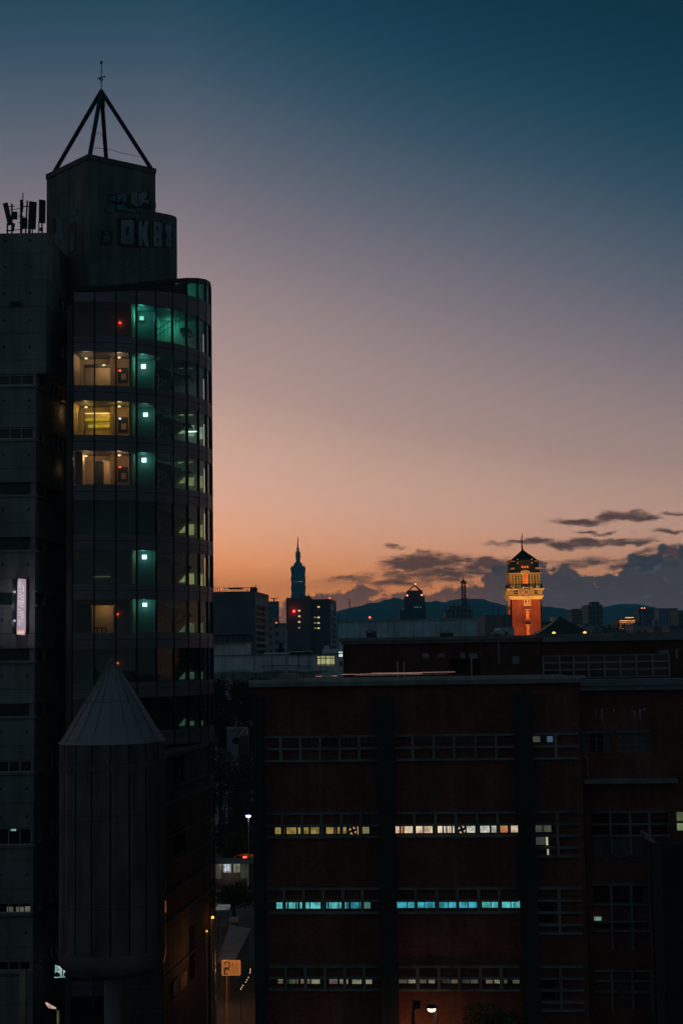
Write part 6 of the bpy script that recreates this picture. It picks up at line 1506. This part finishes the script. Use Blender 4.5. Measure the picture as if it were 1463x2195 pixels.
    for (x0, x1, y0, y1) in ((137, 145, 1115, 1290), (440, 505, 1150, 1320), (340, 370, 1110, 1230)):
        q = FL.rect(x0 / 3.048, 100 + y0 / 3.048, x1 / 3.048, 100 + y1 / 3.048) if False else None
    for (x0, x1, y0, y1) in ((147, 164, 478, 540), (112, 120, 468, 500)):
        q = FL.rect(x0, y0, x1, y1); obj('painted_patch', MB().box(FL, q[0], q[1], -.015, 0, q[2], q[3]), GB, e)
    for (x0, x1, y0, y1) in ((150, 160, 492, 538), (122, 136, 468, 512), (139, 168, 452, 465)):
        q = FL.rect(x0, y0, x1, y1); obj('painted_patch', MB().box(FL, q[0], q[1], -.03, -.016, q[2], q[3]), GT, e)
    # pyramid of steel tubes and finial
    ap = at(217, 192, 101.8); ft = [at(116, 364, YC * 1.036), at(192, 332, YC + .25), at(232, 340, YC * 1.075), at(323, 361, YC * 1.03)]
    tip = [at(217, 192, 101.8)] * 4
    for i, q in enumerate(ft):
        b_ = q.copy(); b_.z = zt2 - .02
        if i == 2: pass
        obj('pyramid_tube', MB().tube([b_ if i != 2 else Vector((q.x, q.y, min(q.z, zt2))), ap - Vector((0, 0, .1))], .16, 12), STEELD, e)
    obj('apex_plate', MB().lathe(ap - Vector((0, 0, 1.3)), [(.28, 0), (.26, .6), (.16, 1.2), (0, 1.45)], 12), STEELD, e)
    zm = at(217, 132, 101.8).z
    mast = obj('finial_mast', MB().lathe((ap.x, ap.y, 0), [(.035, ap.z), (.03, zm - .1), (.1, zm - .12), (.1, zm), (0, zm + .12)], 8), STEELD, e)
    za = at(217, 166, 101.8).z; obj('finial_arms', MB().bar((ap.x - .3, ap.y, za - .05), (ap.x + .3, ap.y, za + .1), .06).bar((ap.x - .14, ap.y, za - .18), (ap.x, ap.y, za), .07).bar((ap.x + .14, ap.y, za - .1), (ap.x, ap.y, za - .3), .06), STEELD, mast)
    p = [at(x, y, 101.) for x, y in ((201, 316), (212, 317), (235, 320), (262, 328), (298, 335))]
    obj('cable', MB().tube(p, .018, 5), DARKM, e)
    p = [at(x, y, 101.) for x, y in ((204, 290), (209, 284), (216, 284), (220, 293), (223, 302))]; obj('cable', MB().tube(p, .018, 5), DARKM, e)
    p = [FR(FR.len + .02, .1, FR.uz(336, y)[1]) + FR.t * o for y, o in ((430, 0), (436, .06), (441, .08), (446, .03))]; obj('cable', MB().tube(p, .02, 5), DARKM, e)

    # ---- lower side wall running back beside the silo, lit by the lane
    LWL = Fac(0, 1, 1, 1, a=at(348, 1405, 89.), b=at(457, 1405, 104.)); 
    for v in (LWL.a, LWL.b): v.z = 0
    LWL.a.z = LWL.b.z = 0
    zz = at(400, 1607, 96).z
    wh = [LWL.rect(x0, y0, x1, y1) for (x0, x1, y0, y1) in ((372, 395, 1620, 1680), (372, 398, 1775, 1830), (405, 418, 1985, 2100))]
    b = MB(); b.wall(LWL, 0, LWL.len, 0, zz, wh, .3, 3.); obj('podium_wall', b, streaked('dark podium cladding', (.075, .072, .07), var=.5, joints=1.1), e)
    for h in wh:
        q = MB()
        for i in range(6): u = h[0] + (h[1] - h[0]) * i / 5; q.box(LWL, u - .03, u + .03, .05, .12, h[2], h[3])
        obj('window', q, DARKM, e)
    for x, y0 in ((448, 1966), (454, 1962), (438, 1990)):
        u = LWL.uz(x, 2000)[0]; z1 = LWL.uz(x, y0)[1]; obj('downpipe', MB().tube([LWL(u, -.15, 0), LWL(u, -.15, z1)], .07, 8), TRIM, e)
    for y in (1660, 1752, 1806, 1860, 1912, 2010): obj('ledge', MB().box(LWL, 0, LWL.len, -.16, 0, LWL.uz(440, y + 3)[1], LWL.uz(440, y)[1]), CONCD, e)
    obj('cornice', MB().box(LWL, 0, LWL.len, -.25, 0, LWL.uz(420, 1700)[1], LWL.uz(420, 1693)[1]).box(LWL, 0, LWL.len, -.3, 0, zz - .1, zz + .2), CONCD, e)
    u, z = LWL.uz(457, 1967, -.4); u = min(u, LWL.len); o = obj('wall_lamp', MB().lathe(LWL(u, -.35, z - .1), [(0, 0), (.09, .04), (.11, .12), (0, .2)], 10), lit('sodium lamp', (1., .36, .05), 3., 0), e)
    lamp('sodium_light', LWL(u - .2, -.75, z - .2), 3.5, (1, .36, .08), .12)
    u, z = LWL.uz(446, 1996, -.4); obj('wall_lamp', MB().lathe(LWL(u, -.3, z - .1), [(0, 0), (.07, .04), (.08, .1), (0, .16)], 10), lit('small sodium lamp', (1., .36, .05), 1.5, 0), e)
    q = LWL.rect(354.5, 1933, 358.5, 1957, -.2); obj('lit_pane', MB().box(LWL, q[0], q[1], -.12, -.05, q[2], q[3]), lit('lamplit orange slit', (.62, .16, .03), .7, .4, 3.), e)  # not a window: lamplight on a narrow piece put in as glow
    # orange lit sheets standing against the foot of the wall
    SH = plain('ribbed pale sheet', (.55, .42, .26), .6, 0, .2, 4.)
    for (x0, x1, y0, y1, dd) in ((376, 390, 2098, 2128, -.9), (386, 401, 2090, 2118, -.5)):
        q = LWL.rect(x0, y0, x1, y1, dd); b = MB(); n = 7
        for i in range(n): a = q[0] + (q[1] - q[0]) * i / n; b.box(LWL, a, a + (q[1] - q[0]) / n * .7, dd - (.05 if i % 2 else 0), dd + .1, q[2], q[3])
        obj('ribbed_panel', b, SH, e)
    p0 = LWL(LWL.uz(394, 2108)[0], -2.2, at(392, 2108, 92).z + 1.2); lamp('panel_light', p0, 45, (1, .40, .10), .15)
    # undercroft: lit shop opening, column
    f3 = Fac(110, 97, 160, 97); q = f3.rect(118, 2068, 150, 2095); o = obj('shop_window', MB().prism(f3, [(q[0], q[2]), (q[1], q[2]), (q[1], q[2] + (q[3] - q[2]) * .5), (q[0] + (q[1] - q[0]) * .3, q[3] - .1), (q[0] + .05, q[3])], -.2, -.1), lit('pale teal shop light', (.38, .62, .56), .75, .7, 3.5), e)
    q = f3.rect(133, 2066, 135, 2094, -.3); obj('mullion', MB().box(f3, q[0], q[1], -.3, -.25, q[2], q[3]), DARKM, e)
    for (x0, x1, y0, y1) in ((118, 127, 2086, 2094), (138, 147, 2084, 2093)):
        q = f3.rect(x0, y0, x1, y1, -.3); obj('goods', MB().lathe(f3((q[0] + q[1]) / 2, -.28, q[2]), [(.18, 0), (.2, .15), (.1, .26), (0, .28)], 8), CONCD, e)
    t = at(48, 2080, 91.); obj('column', MB().box(ident, t.x - .17, t.x + .2, t.y, t.y + .4, 0, t.z), CONC2, e)
    lamp('undercroft_light', (t.x + .8, t.y - 1.6, t.z - 1.2), 3.2, (1, .85, .6), .1)
    return e
office_tower()

# ---- silo with a conical cap on a column
def silo():
    Y = 82.; c = at(241, 1405, Y); c.z = 0; r = 2.98
    e = empty('silo', (c.x, c.y, 0), 'panelled metal silo with a pointed cone cap, standing on a column before the tower', 'silo')
    z = lambda y: at(241, y, Y - r).z; za = at(238, 1410, Y).z; zr = at(241, 1590, Y).z
    n = 18; off = 7
    ang = [off + 20 * i for i in range(n)]
    def P(a, rr, zz): return Vector((c.x + rr * math.sin(R(a)), c.y - rr * math.cos(R(a)), zz))
    b = MB(); m1 = za - (za - zr) * .52
    for i in range(n):
        a0, a1 = ang[i] + .35, ang[i] + 19.65
        for (r0_, z0, r1_, z1) in ((.03, za - .02, r * .50, m1 + .015), (r * .515, m1 - .015, r, zr)):
            sub = [a0 + (a1 - a0) * j / 3 for j in range(4)]
            for s0, s1 in zip(sub, sub[1:]): b.quad(P(s0, r1_, z1), P(s1, r1_, z1), P(s1, r0_, z0), P(s0, r0_, z0))
    obj('cone_cap', b, ZINC, e)
    obj('cone_lining', MB().lathe((c.x, c.y, 0), [(r - .08, zr), (0, za - .12)], 36), DARKM, e)
    ribs = MB()
    for a in ang: ribs.bar(P(a, .05, za - .02), P(a, r + .02, zr), .035)
    obj('cone_seam', ribs, ZINC, e)
    b = MB(); zring = z(1640); zbot = z(2052)
    for i in range(n):
        a0, a1 = ang[i] + .8, ang[i] + 19.2; sub = [a0 + (a1 - a0) * j / 4 for j in range(5)]
        for s0, s1 in zip(sub, sub[1:]):
            b.quad(P(s0, r, zring + .06), P(s1, r, zring + .06), P(s1, r, zr - .03), P(s0, r, zr - .03))
            for zA, zB in ((z(1750), z(1655)), (z(1951), z(1751)), (zbot, z(1952))): b.quad(P(s0, r, zA), P(s1, r, zA), P(s1, r, zB), P(s0, r, zB))
    obj('wall_panels', b, streaked('dull stained cladding', (.115, .112, .105), .65, .55), e)
    obj('liner', MB().lathe((c.x, c.y, 0), [(r - .12, z(2075)), (r - .12, zr)], 48), BLACKM, e)
    obj('ring_band', MB().lathe((c.x, c.y, 0), [(r - .05, z(1655)), (r + .03, z(1655)), (r + .03, zring + .02), (r - .05, zring + .05)], 54), CONCD, e)
    obj('base_band', MB().lathe((c.x, c.y, 0), [(.6, z(2112)), (r * .8, z(2106)), (r * .97, z(2090)), (r + .02, z(2072)), (r + .02, zbot)], 54), plain('dull grey base', (.14, .14, .135), .6, .2, .3), e, smooth_=True)
    obj('column', MB().lathe((c.x + .05, c.y, 0), [(.52, 0), (.52, z(2105))], 20), CONC2, e, smooth_=True)
    obj('eave', MB().lathe((c.x, c.y, 0), [(r - .02, zr - .05), (r + .07, zr - .02), (r + .05, zr + .05)], 54), ZINC, e)
silo()

# ---- antennas on the concrete roof
def antennas():
    zr = at(60, 499, 96.).z; Y = 97.5
    def pole(name, x, y0, y1, w, par, x2=None, mat=STEELD): obj(name, MB().tube([at(x, y1, Y), at(x2 if x2 is not None else x, y0, Y)], w, 7), mat, par)
    def panel(e, c4, dep=.16):
        vs = [at(x, y, Y) for x, y in c4]; m = MB(); o = Vector((0, dep, 0)); m.add(vs + [v + o for v in vs], [(0, 1, 2, 3), (7, 6, 5, 4), (0, 4, 5, 1), (1, 5, 6, 2), (2, 6, 7, 3), (3, 7, 4, 0)]); obj('antenna_panel', m, STEELD, e)
    def arm(e, a, b, w=.05): obj('bracket', MB().bar(at(a[0], a[1], Y), at(b[0], b[1], Y), w), STEELD, e)
    K = lambda x, y: (x / 13.3, 400 + y / 13.3); G = 'phone antennas on the concrete roof'
    def root(x, lab): p = at(x, 499, Y); return empty('antenna', (p.x, p.y, zr), lab, 'antenna', G)
    e = root(17, 'tilted antenna panel leaning left, leftmost on the roof'); panel(e, [K(75, 470), K(210, 440), K(355, 1060), K(220, 1090)]); pole('pole', 16, 478, 503, .06, e); arm(e, K(230, 560), K(420, 555)); arm(e, K(180, 1250), K(400, 1245), .08)
    e = root(27, 'short pole carrying a square radio box beside the tilted panel'); pole('pole', K(340, 0)[0], K(0, 480)[1], 500, .06, e); panel(e, [K(320, 710), K(475, 700), K(465, 900), K(330, 900)], .3); panel(e, [K(310, 1030), K(415, 1030), K(385, 1240), K(335, 1250)], .2); arm(e, K(270, 665), K(590, 610), .04)
    e = root(46, 'tallest antenna pole with a thin whip and two radio boxes'); pole('pole', K(605, 0)[0], K(0, 375)[1], 500, .09, e); pole('whip', K(645, 0)[0], K(0, 175)[1], K(0, 715)[1], .04, e, x2=K(655, 0)[0]); panel(e, [K(610, 870), K(760, 870), K(755, 1150), K(600, 1180)], .3); panel(e, [K(615, 440), K(660, 440), K(660, 620), K(615, 620)], .1); arm(e, K(520, 830), K(690, 850)); arm(e, K(520, 1020), K(600, 1025)); arm(e, K(390, 1240), K(590, 1215), .04)
    e = root(57, 'slanting thin pole between the tallest pole and the wide upright panel'); pole('pole', K(730, 0)[0], K(0, 395)[1], 500, .06, e, x2=K(778, 0)[0]); arm(e, K(650, 560), K(830, 560), .06)
    e = root(69, 'widest upright antenna panel in the middle of the row'); panel(e, [K(825, 405), K(1038, 430), K(1005, 1200), K(790, 1190)]); pole('pole', K(840, 0)[0], K(0, 1150)[1], 500, .1, e); pole('pole', K(920, 0)[0], K(0, 1190)[1], 500, .05, e)
    e = root(88, 'antenna panel touching the concrete box, rightmost on the roof'); panel(e, [K(1110, 355), K(1290, 380), K(1280, 1030), K(1100, 1010)]); pole('pole', K(1108, 0)[0], K(0, 1000)[1], 500, .045, e); pole('pole', K(1195, 0)[0], K(0, 1000)[1], 500, .06, e); panel(e, [K(1130, 1160), K(1220, 1150), K(1215, 1260), K(1125, 1250)], .1)
    m = MB()
    x0, x1 = at(24, 500, Y).x, at(47, 500, Y).x; m.box(ident, x0, x1, Y - .2, Y + .6, zr, zr + .18); obj('cable_tray', m, CONCD, label='low dark cable tray on the concrete roof under the antennas', cat='cable tray')
antennas()

# ---- vertical lit sign on the concrete wing
def vertical_sign():
    A = at(74, 1405, 96)
    Y = 95.2; f = Fac(38, Y, 58, Y); e = empty('lit_sign', f(0, 0, 0) + Vector((0, 0, at(48, 1362, Y).z)), 'tall narrow lilac lit sign with white characters on the concrete wall', 'sign')
    U = lambda x: f.uz(x, 1300)[0]; Z = lambda y: f.uz(48, y)[1]
    X = lambda v: 15 + v / 14.63; Yp = lambda v: 1225 + v / 14.63
    pts = [(X(340), Yp(1980)), (X(560), Yp(2000)), (X(590), Yp(1850)), (X(615), Yp(420)), (X(590), Yp(250)), (X(370), Yp(225)), (X(350), Yp(400)), (X(335), Yp(1850))]
    obj('lit_face', MB().prism(f, [(U(x), Z(y)) for x, y in pts], -.25, .05), lit('lilac sign face', (.40, .28, .37), .95, .12, 1.), e)
    q = (U(X(340)), U(X(560)), Z(Yp(1990)), Z(Yp(1850))); obj('warm_foot', MB().box(f, q[0] + .03, q[1], -.26, -.25, q[2] + .05, q[3]), lit('warm foot of the sign', (.75, .42, .28), .9, .3, 2.), e)
    WT = lit('white characters', (.62, .62, .64), 1., .05)
    for ch, y in (('言', 420), ('日', 705), ('院', 1000), ('日', 1290), ('北', 1580)):
        o = obj('character', MB().text(f, ch, U(X(425 if y < 900 else 415)), Z(Yp(y)), .50 * 1., -.28, -.28, sx=.42), WT, e)
    fake = MB()
    for ch, y in (('五', 1000), ('洲', 1400)): pass
    obj('character', MB().text(f, '日', U(X(512)), Z(Yp(865)), .52, -.28, -.28, sx=.42), WT, e); obj('character', MB().text(f, '日', U(X(512)), Z(Yp(1035)), .45, -.28, -.28, sx=.42), WT, e)
    obj('character', MB().text(f, '語', U(X(505)), Z(Yp(1330)), .42, -.28, -.28, sx=.45), WT, e); obj('character', MB().text(f, '文', U(X(505)), Z(Yp(1500)), .42, -.28, -.28, sx=.45), WT, e)
    a = MB()  # crescent
    out = [(X(480) + 5.2 * math.sin(R(t)) , Yp(420) + 9 * (1 - math.cos(R(t)))) for t in range(0, 150, 15)]; inn = [(X(480) + 3.6 * math.sin(R(t)) - .2, Yp(440) + 8 * (1 - math.cos(R(t)))) for t in range(140, -1, -15)]
    a.prism(f, [(U(x), Z(y)) for x, y in out + inn], -.275, -.26); obj('crescent', a, WT, e)
    obj('side_box', MB().box(f, U(X(185)), U(X(345)), -.2, .75, Z(Yp(1960)), Z(Yp(235))), plain('dark blue sign casing', (.035, .055, .07), .5, 0, .15), e)
    for y in (645, 1545): h = (U(X(232)), U(X(292)), Z(Yp(y + 32)), Z(Yp(y - 32))); obj('casing_light', MB().box(f, h[0], h[1], -.24, -.2, h[2], h[3]), lit('small white fitting', (.50, .46, .44) if y < 900 else (.55, .75, .75), .8, .2), e)
    obj('side_box', MB().box(f, U(X(612)), U(X(625)), -.2, .75, Z(Yp(1960)), Z(Yp(235))), DARKM, e)
    zc = (Z(1240) + Z(1362)) / 2
    for zz in (Z(1268), Z(1300), Z(1335)):
        lamp('sign_glow', (U(66) + f.a.x, 95.0 - .2, zz), 7., (.95, .72, .80), .15); lamp('sign_glow', (f(U(24), 0, 0).x, 94.9, zz), 5., (.9, .75, .85), .15)
vertical_sign()

# ---- street level lamps at the bottom
street_lamp(924.5, 2166, 75.6, 'street lamp lighting the brick wall orange at the bottom centre', (1., .80, .62), 0, arm=(.25, 0), head=.22, strength=3.)
p = at(930, 2176, 75.3); lamp('street_light', (p.x - .3, p.y + 1.5, p.z - 1.7), 34, (1, .42, .14), .15); lamp('street_light', (at(860, 2195, 76).x, 77.6, 8.6), 26, (1, .42, .14), .15)
t = at(893, 2156, 75.8); e = empty('floodlight', (t.x, t.y + .2, 0), 'dark unlit floodlight head on a pole left of the lit street lamp', 'floodlight')
obj('pole', MB().tube([(t.x - .25, t.y + .2, 0), (t.x - .2, t.y + .2, t.z - .4), (t.x, t.y, t.z)], .08, 8), DARKM, e); obj('lamp_head', MB().box(ident, t.x - .22, t.x + .16, t.y - .2, t.y + .2, t.z - .12, t.z + .2), DARKM, e)
# left: shaded lamp on a pole before the undercroft
t = at(108, 2158, 88.); e = empty('street_lamp', (t.x + .45, t.y, 0), 'curved lamp on a pale pole at the bottom left before the dark undercroft', 'street lamp')
pp = at(125, 2166, 88.); obj('pole', MB().tube([(pp.x, pp.y, 0), (pp.x, pp.y, pp.z)], .09, 8), plain('pale lamp pole', (.55, .48, .36)), e)
hd = MB(); A, B, D = at(97, 2151, 88.), at(119, 2164, 88.), at(104, 2161.5, 88.); o_ = Vector((0, .3, 0)); hd.add([A, B, D, A + o_, B + o_, D + o_], [(0, 2, 1), (3, 4, 5), (0, 1, 4, 3), (1, 2, 5, 4), (2, 0, 3, 5)]); obj('lamp_head', hd, lit('warm pink lamp bowl', (.62, .40, .34), .85, .4, 5.), e)
obj('arm', MB().bar(B, (pp.x, pp.y, pp.z - .02), .06), DARKM, e); lamp('street_light', (pp.x - .3, pp.y - .8, pp.z - .6), 3.5, (1, .8, .5), .1)
# lane light
t = at(400, 2230, 104.); lamp('lane_light', (at(500, 1405, 110).x, 110., 6.5), 1300, (1, .36, .09), .2)
lamp('lane_light', (at(470, 1405, 122).x, 124., 6.), 300, (1, .38, .10), .2)
t = at(500, 2300, 96); 
#==TAIL==
# ---------------------------------------------------------------- haze over the city
HZ = bpy.data.materials.new('city haze'); HZ.use_nodes = True; ht = HZ.node_tree; ht.nodes.clear()
pv = N(ht, 'ShaderNodeVolumePrincipled'); pv.inputs['Color'].default_value = (.10, .64, 1., 1); pv.inputs['Density'].default_value = HAZE_D; pv.inputs['Anisotropy'].default_value = 0.1
mo = N(ht, 'ShaderNodeOutputMaterial'); ht.links.new(pv.outputs[0], mo.inputs['Volume'])
hb = MB(); hb.box(ident, -9000, 9000, -400, HAZE_END, -6, HAZE_TOP)
obj('haze', hb, HZ, kind='stuff')
